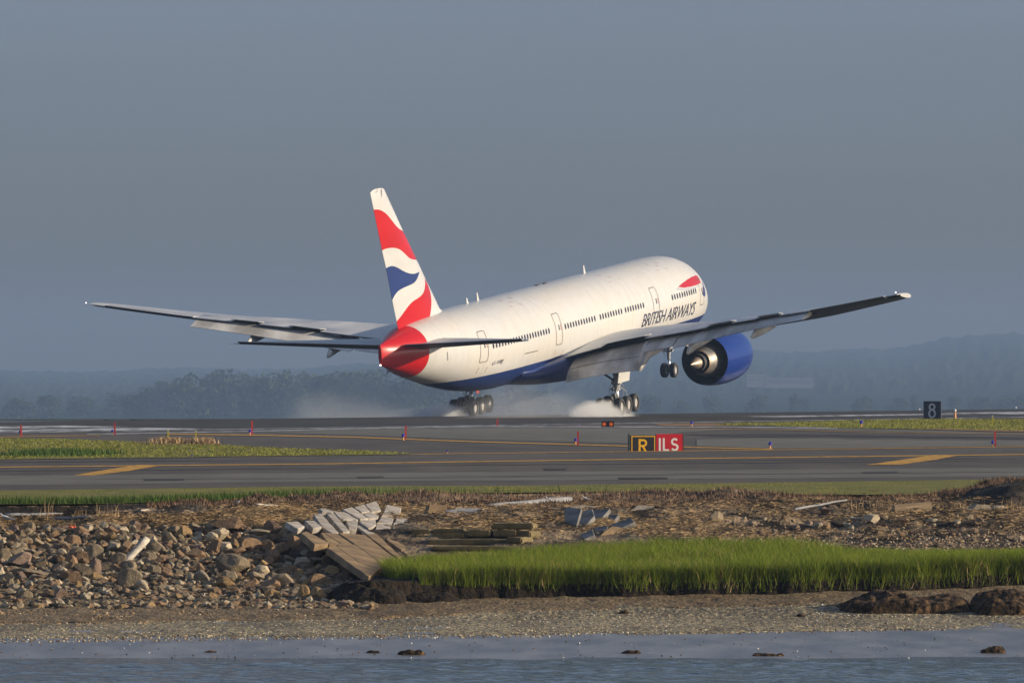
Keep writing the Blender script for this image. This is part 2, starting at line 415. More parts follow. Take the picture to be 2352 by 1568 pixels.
M['rim'] = plain('wheel_rim', (0.45, 0.44, 0.42), 0.45, 0.3)
M['glass'] = plain('cabin_glass', (0.035, 0.037, 0.045), 0.2)
M['outline'] = plain('panel_gap', (0.08, 0.07, 0.065), 0.7)
M['navy'] = plain('navy_lettering', (0.018, 0.022, 0.06), 0.4)
M['swooshgrey'] = plain('silver_paint', (0.45, 0.46, 0.5), 0.3)
M['marking'] = plain('red_stencil', (0.4, 0.08, 0.06), 0.6)
M['lamp'] = emit('lit_lamp', (1.0, 0.8, 0.7), 2)
M['redlamp'] = emit('red_beacon', (0.8, 0.15, 0.1), .6)
M['amber'] = emit('amber_lens', (0.75, 0.12, 0.005), 0.35)
# fuselage livery by real paint lines in the aircraft's own coordinates
def livery():
    m, t, b = new_mat('fuselage_livery')
    L = t.links.new
    tc = t.nodes.new('ShaderNodeTexCoord'); sx = t.nodes.new('ShaderNodeSeparateXYZ'); L(tc.outputs['Object'], sx.inputs[0])
    def curve(inp, pts, lo, hi, vlo, vhi):
        mr = t.nodes.new('ShaderNodeMapRange'); mr.inputs[1].default_value = lo; mr.inputs[2].default_value = hi
        L(inp, mr.inputs[0])
        r = t.nodes.new('ShaderNodeValToRGB')
        while len(r.color_ramp.elements) < len(pts): r.color_ramp.elements.new(0.5)
        for e, (a, v) in zip(r.color_ramp.elements, pts):
            g = (v - vlo) / (vhi - vlo); e.position = (a - lo) / (hi - lo); e.color = (g, g, g, 1)
        m2 = t.nodes.new('ShaderNodeMapRange'); m2.inputs[3].default_value = vlo; m2.inputs[4].default_value = vhi
        L(r.outputs[0], m2.inputs[0]); return m2.outputs[0]
    def less(a, b_):
        n = t.nodes.new('ShaderNodeMath'); n.operation = 'LESS_THAN'; L(a, n.inputs[0]); L(b_, n.inputs[1]); return n.outputs[0]
    # y = 31.8 - s
    zl = curve(sx.outputs[1], [(-26, 4.9), (-16, 4.62), (-6, 4.5), (3, 4.38), (23, 4.3), (31, 4.0)], -32, 32, 2, 8)
    isblue = less(sx.outputs[2], zl)
    yl = curve(sx.outputs[2], [(5.0, -27.2), (6.0, -26.3), (6.8, -25.9), (7.4, -25.75), (8.0, -26.0), (8.5, -26.6), (8.9, -27.3)], 4, 10, -30, -20)
    isred = less(sx.outputs[1], yl)
    n = t.nodes.new('ShaderNodeTexNoise'); n.inputs['Scale'].default_value = 0.5; n.inputs['Detail'].default_value = 8
    mp = t.nodes.new('ShaderNodeMapping'); mp.inputs['Scale'].default_value = (1, 0.3, 1); L(tc.outputs['Object'], mp.inputs[0]); L(mp.outputs[0], n.inputs['Vector'])
    r = t.nodes.new('ShaderNodeValToRGB'); r.color_ramp.elements[0].position = 0.3; r.color_ramp.elements[1].position = 0.6
    r.color_ramp.elements[0].color = (0.62, 0.59, 0.53, 1); r.color_ramp.elements[1].color = (*WHITE, 1); L(n.outputs['Fac'], r.inputs[0])
    # skin joints around the barrel, and streaks of grime below them
    pm = t.nodes.new('ShaderNodeMath'); pm.operation = 'PINGPONG'; pm.inputs[1].default_value = 2.6; L(sx.outputs[1], pm.inputs[0])
    pl_ = t.nodes.new('ShaderNodeMapRange'); pl_.inputs[1].default_value = 0.0; pl_.inputs[2].default_value = 0.05; pl_.inputs[3].default_value = .86; pl_.inputs[4].default_value = 1.0; L(pm.outputs[0], pl_.inputs[0])
    n3 = t.nodes.new('ShaderNodeTexNoise'); n3.inputs['Scale'].default_value = 1.3; n3.inputs['Detail'].default_value = 6
    mp3 = t.nodes.new('ShaderNodeMapping'); mp3.inputs['Scale'].default_value = (1, 1.6, .25); L(tc.outputs['Object'], mp3.inputs[0]); L(mp3.outputs[0], n3.inputs['Vector'])
    g3 = t.nodes.new('ShaderNodeMapRange'); g3.inputs[1].default_value = .3; g3.inputs[2].default_value = .55; g3.inputs[3].default_value = .93; g3.inputs[4].default_value = 1.0; L(n3.outputs['Fac'], g3.inputs[0])
    mm = t.nodes.new('ShaderNodeMath'); mm.operation = 'MULTIPLY'; L(pl_.outputs[0], mm.inputs[0]); L(g3.outputs[0], mm.inputs[1])
    m0 = t.nodes.new('ShaderNodeMix'); m0.data_type = 'RGBA'; m0.blend_type = 'MULTIPLY'; m0.inputs[0].default_value = 1; L(r.outputs[0], m0.inputs[6]); L(mm.outputs[0], m0.inputs[7])
    m1 = t.nodes.new('ShaderNodeMix'); m1.data_type = 'RGBA'; L(isblue, m1.inputs[0]); L(m0.outputs[2], m1.inputs[6]); m1.inputs[7].default_value = (*BLUE, 1)
    m2 = t.nodes.new('ShaderNodeMix'); m2.data_type = 'RGBA'; L(isred, m2.inputs[0]); L(m1.outputs[2], m2.inputs[6]); m2.inputs[7].default_value = (*RED, 1)
    L(m2.outputs[2], b.inputs['Base Color']); b.inputs['Roughness'].default_value = 0.26; b.inputs['Specular IOR Level'].default_value = 0.38
    return m
M['livery'] = livery()
# ------------------------------------------------------------------ airliner
def P(s, y, z): return Vector((y, 31.8 - s, z))
plane = empty('airliner', (AX, AY, AZ))
RotA = Matrix.Rotation(-YAW, 3, 'Z') @ Matrix.Rotation(PIT, 3, 'X') @ Matrix(((math.cos(BNK), 0, math.sin(BNK)), (0, 1, 0), (-math.sin(BNK), 0, math.cos(BNK))))
plane.rotation_euler = RotA.to_euler()
tag(plane, 'white twin-engine airliner with red, white and blue tail touching down nose-high on the runway', 'airliner')
def loc_ray(u, v):
    o = RotA.transposed() @ (Vector((0, 0, CAM_H)) - Vector((AX, AY, AZ)))
    return o, RotA.transposed() @ ray(u, v)
def on_y(u, v, Y):
    o, d = loc_ray(u, v); p = o + d * ((Y - o.x) / d.x); return 31.8 - p.y, p.z

FT = np.array([
 (0, 5.05, 5.05, 0.0), (.15, 5.55, 4.58, .48), (.6, 6.08, 4.12, .95), (1.4, 6.75, 3.7, 1.5), (2.4, 7.42, 3.38, 1.95), (3.5, 8.02, 3.17, 2.3),
 (5, 8.6, 3.02, 2.66), (7, 8.97, 2.94, 2.93), (9, 9.1, 2.92, 3.06), (11, 9.12, 2.92, 3.1), (20, 9.12, 2.92, 3.1), (30, 9.12, 2.92, 3.1), (40, 9.12, 2.92, 3.1),
 (43, 9.12, 2.94, 3.1), (46, 9.12, 3.1, 3.07), (49, 9.12, 3.42, 2.95), (52, 9.08, 3.95, 2.68), (55, 8.95, 4.6, 2.25), (58, 8.68, 5.3, 1.68),
 (60, 8.3, 5.88, 1.02), (61.3, 8.02, 6.22, .5), (62.0, 7.86, 6.42, .2), (62.25, 7.82, 6.5, .12)])
def pchip(xk, yk, x):
    h = np.diff(xk); d = np.diff(yk) / h; m = np.zeros(len(xk))
    for i in range(1, len(xk) - 1):
        if d[i - 1] * d[i] > 0:
            w1 = 2 * h[i] + h[i - 1]; w2 = h[i] + 2 * h[i - 1]
            m[i] = (w1 + w2) / (w1 / d[i - 1] + w2 / d[i])
    m[0] = d[0]; m[-1] = d[-1]
    i = np.clip(np.searchsorted(xk, x) - 1, 0, len(h) - 1); t = (x - xk[i]) / h[i]
    return (2 * t**3 - 3 * t**2 + 1) * yk[i] + (t**3 - 2 * t**2 + t) * h[i] * m[i] + (-2 * t**3 + 3 * t**2) * yk[i + 1] + (t**3 - t**2) * h[i] * m[i + 1]
QK = np.sqrt(FT[:, 0])
def sec(s):
    q = math.sqrt(max(s, 0)); return [float(pchip(QK, FT[:, k], np.array(q))) for k in (1, 2, 3)]
def fus_xy(s, z, off=0.0):
    top, bot, hw = sec(s); zc = (top + bot) / 2; hh = (top - bot) / 2
    r = max(-0.999, min(0.999, (z - zc) / hh)); th = math.acos(r)
    return Vector((hw * math.sin(th) + off * math.sin(th), 31.8 - s, zc + hh * r + off * r))
def fus_hit(u, v):
    o, d = loc_ray(u, v)
    def inside(p):
        s = 31.8 - p.y
        if s <= 0.01 or s >= 62.25: return False
        top, bot, hw = sec(s); zc = (top + bot) / 2; hh = (top - bot) / 2
        return (p.x / hw) ** 2 + ((p.z - zc) / hh) ** 2 < 1
    t = 585.0
    while t < 700 and not inside(o + d * t): t += 0.1
    a, b = t - 0.1, t
    for _ in range(14):
        m = (a + b) / 2
        if inside(o + d * m): b = m
        else: a = m
    p = o + d * b
    return 31.8 - p.y, p.z
ss = np.concatenate([np.array([0.004, .03, .08, .16, .3, .5, .75, 1.05, 1.4, 1.8, 2.3, 2.9, 3.5, 4.2, 5, 6, 7, 8, 9.5, 11]), np.arange(13, 43, 2.0), np.arange(43, 58, 1.0), np.arange(58, 62.0, .5), np.array([62.0, 62.25])])
mb = MB(); rings = []
for s in ss:
    top, bot, hw = sec(s); zc = (top + bot) / 2; hh = (top - bot) / 2
    rings.append([Vector((hw * math.sin(2 * math.pi * k / 72), 31.8 - s, zc + hh * math.cos(2 * math.pi * k / 72))) for k in range(72)])
mb.loft(rings)
fus = smooth_by_angle(mb.build('fuselage', M['livery'], plane), 60)

def conform(name, pts, mat, off=0.012, grid=0.3, parent=fus, to=None, **kw):
    """a painted area: polygon of (s, z) laid on the fuselage side"""
    pts = [Vector(p) for p in pts]
    x0 = min(p[0] for p in pts); x1 = max(p[0] for p in pts); y0 = min(p[1] for p in pts); y1 = max(p[1] for p in pts)
    V = list(pts); n = len(pts); E = []
    a = x0 + grid / 2
    while a < x1:
        b = y0 + grid / 2
        while b < y1: V.append(Vector((a, b))); b += grid
        a += grid
    vo, eo, fo, *_ = delaunay_2d_cdt(V, [], [list(range(n))], 1, 1e-5)
    W = [(to or fus_xy)(p[0], p[1], off) for p in vo]
    return mesh(name, W, fo, mat, parent)

def ribbon(mbx, pts, wd, off=0.014, closed=True):
    """thin painted line over the fuselage through (s, z) points"""
    q = []
    for i in range(len(pts) - (0 if closed else 1)):
        a = Vector(pts[i]); b = Vector(pts[(i + 1) % len(pts)]); n = max(1, int((b - a).length / 0.2))
        for k in range(n): q.append(a + (b - a) * k / n)
    if not closed: q.append(Vector(pts[-1]))
    L = len(q); inn = []; out = []
    for i in range(L):
        t = q[(i + 1) % L] - q[i - 1] if closed or 0 < i < L - 1 else (q[min(i + 1, L - 1)] - q[max(i - 1, 0)])
        t.normalize(); nn = Vector((-t[1], t[0]))
        inn.append(fus_xy(*(q[i] - nn * wd / 2), off)); out.append(fus_xy(*(q[i] + nn * wd / 2), off))
    b = len(mbx.V)
    F_ = [(i, (i + 1) % L, L + (i + 1) % L, L + i) for i in range(L if closed else L - 1)]
    mbx.add(inn + out, F_)

# cabin doors
for (s0, s1, z0, z1) in [(5.35, 6.55, 5.3, 7.2), (15.85, 17.05, 5.35, 7.5), (35.7, 36.9, 5.35, 7.5), (49.6, 50.8, 5.5, 7.6)]:
    o_ = MB(); r = .18; pts = []
    for cx, cy, a0 in [(s1 - r, z1 - r, 0), (s0 + r, z1 - r, 90), (s0 + r, z0 + r, 180), (s1 - r, z0 + r, 270)]:
        for k in range(5):
            a = math.radians(a0 + k * 22.5); pts.append((cx + r * math.cos(a), cy + r * math.sin(a)))
    ribbon(o_, pts, 0.05)
    dr = o_.build('door_outline', M['outline'], fus)
    zz = (z0 + z1) / 2 + .1
    conform('door_window', [(s0 + .45, zz - .18), (s0 + .45, zz + .18), (s0 + .6, zz + .18), (s0 + .6, zz - .18)], M['glass'], .016)
    o2 = MB()
    ribbon(o2, [(s0 + .14, zz + .2), (s0 + .2, zz), (s0 + .14, zz - .2)], 0.07, .016, False)
    o2.build('door_stencil', M['marking'], fus)
# cabin windows
for a, b, n in [(13.0, 7.7, 11), (19.1, 22.8, 8), (23.65, 27.95, 9), (29.1, 35.0, 12), (38.25, 48.75, 21)]:
    for i in range(n):
        s = a + (b - a) * i / (n - 1); z = 6.48
        pts = [(s + .145 * math.cos(t) * (1 if abs(math.cos(t)) < .95 else .98), z + .215 * math.sin(t)) for t in np.linspace(0, 2 * math.pi, 13)[:-1]]
        conform('cabin_window', pts, M['glass'], .012, 5)

def text_data(s, size=1.0, sx=1.0, shear=0.0, space=1.0, ext=0.0):
    c = bpy.data.curves.new('t', 'FONT'); c.body = s; c.size = size; c.shear = shear; c.space_character = space; c.extrude = ext; c.resolution_u = 3
    o = bpy.data.objects.new('t', c); COL.objects.link(o)
    dg = bpy.context.evaluated_depsgraph_get(); me = bpy.data.meshes.new_from_object(o.evaluated_get(dg))
    bm = bmesh.new(); bm.from_mesh(me)
    bpy.data.objects.remove(o); bpy.data.curves.remove(c); bpy.data.meshes.remove(me)
    for v in bm.verts: v.co.x *= sx
    return bm
def bounds(bm):
    xs = [v.co.x for v in bm.verts]; ys = [v.co.y for v in bm.verts]; return min(xs), max(xs), min(ys), max(ys)
def fus_text(name, s, s_left, s_right, z_left, z_right, h, mat, shear=.25, bold=0.0, space=1.0):
    bm = text_data(s, 1, 1, shear, space)
    x0, x1, y0, y1 = bounds(bm); hh = y1 - y0
    for i in range(1, 8):
        yy = y0 + hh * i / 8
        bmesh.ops.bisect_plane(bm, geom=bm.verts[:] + bm.edges[:] + bm.faces[:], plane_co=(0, yy, 0), plane_no=(0, 1, 0))
    V = []
    for v in bm.verts:
        f = (v.co.x - x0) / (x1 - x0); s_ = s_left + (s_right - s_left) * f; z = z_left + (z_right - z_left) * f + (v.co.y - y0) / hh * h
        V.append(fus_xy(s_, z, .018))
    bm.verts.index_update()
    Fc = [[v.index for v in f.verts] for f in bm.faces]; bm.free()
    return mesh(name, V, Fc, mat, fus)
fus_text('airline_lettering', 'BRITISH AIRWAYS', 19.35, 7.75, 4.93, 4.78, .92, M['navy'], .28, space=.92)
fus_text('registration', 'G-VIIJ', 48.7, 46.9, 5.05, 5.05, .33, M['navy'], .3)
# nose ribbon emblem
kz = 2352 / 900
Dz = lambda x, y: ((1350 + x / kz) * .74572, (780 + y / kz) * .74572)
def from_px(l): return [fus_hit(*Dz(*p)) for p in l]
conform('ribbon_emblem', from_px([(1930, 270), (1965, 240), (2010, 208), (2040, 190), (2070, 178), (2085, 182), (2100, 205), (2112, 238), (2080, 255), (2035, 268), (1980, 277)]), M['red'], .014, .4)
conform('ribbon_emblem', from_px([(1930, 275), (1980, 281), (2035, 273), (2080, 261), (2105, 250), (2108, 256), (2070, 280), (2020, 294), (1970, 299), (1918, 292)]), M['swooshgrey'], .014, .4)
conform('ribbon_emblem', from_px([(2120, 225), (2132, 250), (2144, 285), (2150, 325), (2146, 350), (2136, 345), (2122, 322), (2128, 315), (2132, 290)]), M['blue'], .014, .4)
# small stencils on the roof and flank
for x, y in [(1665, 88), (1742, 75), (1748, 98), (1755, 135), (1828, 120), (1282, 178), (1365, 190), (1440, 208), (1372, 228), (480, 378), (560, 358), (570, 392), (575, 425), (650, 408)]:
    o_ = MB(); s, z = fus_hit(*Dz(x, y)); ribbon(o_, [(s, z), (s - .26, z - .07)], .03, .016, False); o_.build('stencil_mark', M['marking'], fus)
for x, y in [(315, 945), (385, 935), (938, 800), (997, 795)]:
    o_ = MB(); s, z = fus_hit(*Dz(x, y)); ribbon(o_, [(s, z - .2), (s, z + .2)], .04, .016, False); o_.build('stencil_mark', M['marking'], fus)
for l in [[(70, 705), (70, 738)], [(72, 795), (75, 860)], [(695, 808), (800, 782)]]:
    o_ = MB(); ribbon(o_, [fus_hit(*Dz(*p)) for p in l], .06, .016, False); o_.build('panel_line', M['outline'], fus)
for s, h in [(22.6, .6), (43.7, .6), (45.7, .42)]:
    mb = MB(); r0 = [P(s - .2, -.03, 9.05), P(s - .2, .03, 9.05), P(s + .22, .03, 9.05), P(s + .22, -.03, 9.05)]
    r1 = [P(s + .1, -.02, 9.1 + h), P(s + .1, .02, 9.1 + h), P(s + .25, .02, 9.1 + h), P(s + .25, -.02, 9.1 + h)]
    mb.loft([r0, r1]); mb.build('blade_antenna', M['white'], fus)
for s in (30.6, 32.1):
    mb = MB(); mb.box(P(s, 0, 9.14), (.1, .3, .04)); mb.build('roof_vent', M['outline'], fus)
mb = MB(); mb.lathe([(-.07, 0.01), (-.04, .06), (0, .08), (.04, .06), (.07, .01)], P(62.3, .02, 6.5), 'z', 10); mb.build('tail_light', M['lamp'], fus)
mb = MB(); mb.lathe([(-.1, 0.01), (-.05, .07), (0, .09), (.1, .09)], P(44.5, 0, 2.86), 'z', 10); mb.build('red_beacon', M['redlamp'], fus)
# wing to body fairing
mb = MB(); rings = []
for s, hw, bot, top in [(18.5, 2.2, 3.1, 4.3), (19.5, 2.75, 2.8, 4.7), (21, 3.15, 2.4, 5.0), (24, 3.32, 2.15, 5.1), (28, 3.36, 2.12, 5.1), (32, 3.34, 2.25, 4.9), (35.5, 3.25, 2.45, 4.6), (38, 3.05, 2.72, 4.4), (40.5, 2.6, 2.96, 4.2), (41.5, 2.2, 3.05, 4.0)]:
    zc = 3.9; ring = []
    for k in range(48):
        t = 2 * math.pi * k / 48; c, sn = math.cos(t), math.sin(t)
        r_ = (top - zc) if c > 0 else (zc - bot)
        ring.append(P(s, hw * math.copysign(abs(sn) ** .75, sn), zc + r_ * math.copysign(abs(c) ** .9, c)))
    rings.append(ring)
mb.loft(rings); smooth_by_angle(mb.build('wing_body_fairing', M['livery'], plane), 60)

# fin
fo = lambda l, Y=.2: [on_y((1100 + x / 2.572) * .74572, (550 + y / 2.572) * .74572, Y) for x, y in l]
FLE = [(60.25, 18.2), (57.16, 15.1), (54.86, 12.9), (53.4, 11.45), (52.12, 10.25), (51.28, 9.4), (50.7, 9.1), (49.9, 8.95)]
FTE = [(62.71, 18.2), (61.0, 14.0), (60.41, 12.75), (59.45, 10.2), (58.85, 8.8), (58.7, 8.2)]
fin_pts = [(60.25, 18.22), (57.16, 15.1), (54.86, 12.9), (53.4, 11.45), (52.12, 10.25), (51.28, 9.4), (50.7, 9.1), (49.9, 8.9), (50.5, 8.3), (58.6, 8.1), (58.85, 8.8), (59.45, 10.2), (60.41, 12.75), (61.0, 14.0), (62.73, 18.14), (62.3, 18.27), (61.6, 18.32), (60.9, 18.3)]
def le(z): return float(np.interp(z, [p[1] for p in FLE[::-1]], [p[0] for p in FLE[::-1]]))
def te(z): return float(np.interp(z, [p[1] for p in FTE[::-1]], [p[0] for p in FTE[::-1]]))
def fin_t(s, z):
    a, b = le(z), te(z); c = max(b - a, .3); x = min(max((s - a) / c, 0), 1)
    t = 5 * .088 * c * (.2969 * math.sqrt(x) - .126 * x - .3516 * x * x + .2843 * x**3 - .1036 * x**4)
    edge = min(1, max(0, (18.36 - z) / .25))
    return max(t * math.sqrt(edge), .004) + (.006 if x > .9 else 0)
up_red = fo([(120, 252), (135, 252), (160, 245), (190, 245), (220, 262), (250, 290), (290, 345), (325, 390), (362, 412), (400, 420), (500, 640), (470, 643), (445, 643), (410, 632), (380, 600), (345, 565), (310, 549), (270, 548), (235, 558), (200, 582), (185, 590)])
bluep = fo([(215, 735), (232, 724), (262, 700), (290, 690), (325, 703), (370, 735), (410, 752), (445, 755), (480, 742), (492, 733), (480, 765), (462, 805), (440, 830), (400, 850), (365, 868), (335, 890), (310, 930), (287, 1005), (270, 1040)])
lo_red = fo([(525, 770), (538, 800), (532, 840), (520, 890), (500, 925), (470, 948), (435, 972), (405, 1010), (375, 1065), (345, 1115), (316, 1158), (300, 1180), (300, 1300), (450, 1300), (520, 1250), (548, 1140), (560, 1090), (570, 1040), (577, 980), (578, 920), (573, 880), (560, 830)])
def inpoly(p, poly):
    c = False; n = len(poly)
    for i in range(n):
        a, b = poly[i], poly[i - 1]
        if (a[1] > p[1]) != (b[1] > p[1]) and p[0] < (b[0] - a[0]) * (p[1] - a[1]) / (b[1] - a[1]) + a[0]: c = not c
    return c
def smooth_poly(pl, it=1):
    for _ in range(it):
        q = []
        for i in range(len(pl)):
            a, b = Vector(pl[i]), Vector(pl[(i + 1) % len(pl)]); q += [a * .75 + b * .25, a * .25 + b * .75]
        pl = q
    return pl
V = []; E = []
def addpoly(pl):
    b = len(V); V.extend(Vector(p) for p in pl); n = len(pl)
    E.extend((b + i, b + (i + 1) % n) for i in range(n))
addpoly(fin_pts)
regs = [(smooth_poly(up_red), 1), (smooth_poly(bluep), 2), (smooth_poly(lo_red), 1)]
for pl, _ in regs: addpoly(pl)
zz = 8.1
while zz < 18.3:
    a, b = le(zz), te(zz)
    for f in (.004, .015, .04, .08, .14, .22, .32, .44, .56, .68, .8, .9, .97): V.append(Vector((a + (b - a) * f, zz)))
    zz += .35
vo, eo, fc, *_ = delaunay_2d_cdt(V, E, [], 0, 1e-4)
FV = []; FF = []; FM = []
for sgn in (1, -1):
    b = len(FV)
    FV += [Vector((sgn * fin_t(p[0], p[1]), 31.8 - p[0], p[1])) for p in vo]
    for f in fc:
        c = sum((vo[i] for i in f), Vector((0, 0))) / len(f)
        if not inpoly(c, fin_pts): continue
        m = 0
        for pl, k in regs:
            if inpoly(c, pl): m = k
        FF.append([b + i for i in (f if sgn > 0 else f[::-1])]); FM.append(m)
fin = mesh('tail_fin', FV, FF, [M['white'], M['red'], M['blue']], plane, True, FM)
me = fin.data
bm = bmesh.new(); bm.from_mesh(me); bmesh.ops.recalc_face_normals(bm, faces=bm.faces)
bm.to_mesh(me); bm.free()
bm = text_data('IJ', .55, 1, .2); x0, x1, y0, y1 = bounds(bm); bm.verts.index_update()
s0, z0 = fo([(198, 132)])[0]
mesh('fin_letters', [Vector((fin_t(s0 - (v.co.x - x0), z0 + v.co.y) + .012, 31.8 - s0 + (v.co.x - x0), z0 + v.co.y)) for v in bm.verts], [[v.index for v in f.verts] for f in bm.faces], M['navy'], fin); bm.free()
mb = MB()
for l in [[(155, 112), (172, 108)], [(172, 108), (178, 72)]]:
    a, b_ = fo(l); n_ = 4
    for i in range(n_):
        p = Vector(a).lerp(Vector(b_), i / n_); q = Vector(a).lerp(Vector(b_), (i + 1) / n_)
        mb.add([Vector((fin_t(*r) + .01, 31.8 - r[0], r[1])) for r in (p, q, q + Vector((.03, .03)), p + Vector((.03, .03)))], [(0, 1, 2, 3)])
mb.build('panel_line', M['outline'], fin)

# wings
WY = [0, 3.1, 5.6, 9.6, 11.75, 16.2, 19.6, 22.9, 26, 29.9, 30.46]
ZTE = [3.6, 4.35, 5.0, 5.75, 6.08, 6.85, 7.38, 7.85, 8.38, 9.08, 9.18]
ZLE = [3.3, 4.0, 4.5, 5.15, 5.4, 6.12, 6.65, 7.2, 7.85, 8.68, 8.8]
THK = [2.1, 1.95, 1.6, 1.3, 1.18, .92, .76, .62, .5, .33, .2]
f1 = lambda T: (lambda y: float(pchip(np.array(WY), np.array(T), np.array(min(abs(y), 30.46)))))
zte, zle, thk = f1(ZTE), f1(ZLE), f1(THK)
def sLE(y): y = abs(y); return 20.3 + .70 * (y - 3.1) - (0.9 * max(0, 1 - (y - 3.1) / 5) if y < 8.1 else 0) + (max(0, y - 29.9) * 1.6)
def sTE(y): return float(np.interp(abs(y), [3.1, 9.9, 30.3, 30.46], [34.9, 36.1, 42.3, 42.3]))
XU = [0, .004, .015, .04, .09, .17, .28, .4, .52, .64, .76, .86, .93, 1.0]
def yt(x): return 5 * (.2969 * math.sqrt(x) - .126 * x - .3516 * x * x + .2843 * x**3 - .1015 * x**4) if x > 0 else 0
def base(y, x): return zle(y) + (zte(y) - zle(y)) * x
def upper(y, x): return base(y, x) + thk(y) * yt(x) * 1.05
def lower(y, x): return base(y, x) - thk(y) * yt(x) * .92
RAISED = [(5.8, 9.3), (14.4, 16.5), (18.5, 20.4)]
def wing(sgn):
    st = []       # (y, cut)
    for y in [1.5, 3.1, 4.3, 5.8]: st.append((y, 1.0))
    for a, b in RAISED:
        st += [(a - .001, 1.0), (a, .88)] + [(y, .88) for y in np.linspace(a, b, 4)[1:]] + [(b + .001, 1.0)]
        if b < 10: st += [(11.0, 1.0), (12.7, 1.0)]
        elif b < 17: st += [(17.5, 1.0)]
    st += [(21.6, 1.0), (22.9, 1.0), (22.901, .78), (25, .78), (27.5, .78), (28.9, .78), (28.901, 1.0), (29.6, 1.0), (29.95, 1.0)]
    rings = []
    for y, cut in st:
        a, b = sLE(y), sTE(y); c = b - a; pts = []
        for x in XU:
            x2 = x * cut; pts.append(P(a + c * x2, sgn * y, upper(y, x2)))
        if cut > .99: th = .05 if y < 30 else .03
        else: th = .04
        pts.append(P(a + c * cut, sgn * y, upper(y, cut) - th))
        xc = .74
        pts.append(P(a + c * xc, sgn * y, upper(y, xc) - .06 - .04 * (y < 20)))
        pts.append(P(a + c * xc, sgn * y, lower(y, xc)))
        for x in XU[::-1][4:-1]:
            pts.append(P(a + c * x * xc / .76, sgn * y, lower(y, x * xc / .76)))
        rings.append(pts)
    mb = MB(); n = len(rings[0]); V = [p for r in rings for p in r]; Fc = []; Mi = []
    for i in range(len(rings) - 1):
        for k in range(n):
            k2 = (k + 1) % n; Fc.append((i * n + k, i * n + k2, (i + 1) * n + k2, (i + 1) * n + k))
            Mi.append(0 if k < 14 else (1 if k < 16 else 2))
    Fc.append(tuple(range(n))); Fc.append(tuple((len(rings) - 1) * n + k for k in range(n))); Mi += [0, 0]
    wg = mesh('wing', V, Fc, [M['wing_grey'], M['recess_shade'], M['under_shade']], plane, False, Mi)
    smooth_by_angle(wg, 35)
    # spoilers
    sp = [(a + (b - a) * i / k + .03, a + (b - a) * (i + 1) / k - .03, True) for (a, b), k in zip(RAISED, (2, 1, 1)) for i in range(k)]
    for a, b, up in sp:
        mb = MB()
        r = []
        for y in (a, b):
            c = sTE(y) - sLE(y); s0 = sLE(y) + c * .865; s1 = sTE(y) - .02; z0 = upper(y, .865) + .02; z1 = upper(y, 1) + .16
            r.append([P(s0, sgn * y, z0), P(s1, sgn * y, z1), P(s1, sgn * y, z1 - .03), P(s0, sgn * y, z0 - .05)])
        mb.loft(r, 0); mb.build('spoiler', M['wing_grey'], wg)
    # aileron, trailing edge up
    mb = MB(); r = []; 
    for y in np.linspace(22.95, 28.85, 6):
        c = sTE(y) - sLE(y); s0 = sLE(y) + c * .79; zt_ = upper(y, .78)
        r.append([P(s0, sgn * y, zt_ - .01), P(sTE(y), sgn * y, zte(y) + .06), P(sTE(y), sgn * y, zte(y) + .03), P(s0 + .02, sgn * y, lower(y, .78) - .04)])
    b = len(mb.V); V = [p for q in r for p in q]; Fc = []; Mi = []
    for i in range(len(r) - 1):
        for k in range(4): Fc.append((i * 4 + k, i * 4 + (k + 1) % 4, i * 4 + 4 + (k + 1) % 4, i * 4 + 4 + k)); Mi.append(0 if k in (0, 1) else 1)
    Fc += [(0, 1, 2, 3), tuple((len(r) - 1) * 4 + k for k in range(4))]; Mi += [0, 0]
    mesh('aileron', V, Fc, [M['wing_grey'], M['under_shade']], wg, False, Mi)
    # flaps
    def flap(name, ys, off0, z0, off1, dz, th, mat='flap_grey', z0s=None):
        r = []
        for i, y in enumerate(ys):
            f = (y - ys[0]) / (ys[-1] - ys[0]); d1 = dz[0] + (dz[1] - dz[0]) * f; zz0 = z0[0] + (z0[1] - z0[0]) * f
            A = Vector((sTE(y) + off0, zte(y) - zz0)); B = Vector((sTE(y) + off1, zte(y) - d1)); D = B - A; L_ = D.length; D.normalize(); N = Vector((-D.y, D.x))
            if N.y < 0: N = -N
            up, dn = [], []
            for x in (0, .03, .1, .25, .45, .7, 1.0):
                c_ = A + D * L_ * x; h = th * yt(x) * 1.1; up.append(c_ + N * (h * 1.0 + .015)); dn.append(c_ - N * (h * .7 + .0))
            r.append([P(q.x, sgn * y, q.y) for q in up + dn[::-1]])
        mb = MB(); n = len(r[0]); V = [p for q in r for p in q]; Fc = []; Mi = []
        for i in range(len(r) - 1):
            for k in range(n): Fc.append((i * n + k, i * n + (k + 1) % n, i * n + n + (k + 1) % n, i * n + n + k)); Mi.append(0 if k < 6 else 1)
        Fc += [tuple(range(n)), tuple((len(r) - 1) * n + k for k in range(n))]; Mi += [0, 0]
        o = mesh(name, V, Fc, [M[mat], M['under_shade']], wg, False, Mi); smooth_by_angle(o, 45); return o
    flap('inboard_flap', np.linspace(3.45, 9.35, 5), -1.3, (.42, .42), .72, (.9, 1.2), .42)
    flap('aft_flap', np.linspace(3.45, 9.35, 5), .62, (.93, 1.22), 1.5, (1.75, 2.1), .18)
    flap('flaperon', np.linspace(9.5, 11.8, 3), -1.2, (.34, .34), .9, (.95, .9), .4)
    flap('outboard_flap', np.linspace(12.0, 22.7, 6), -1.0, (.36, .22), 1.2, (1.0, .5), .34)
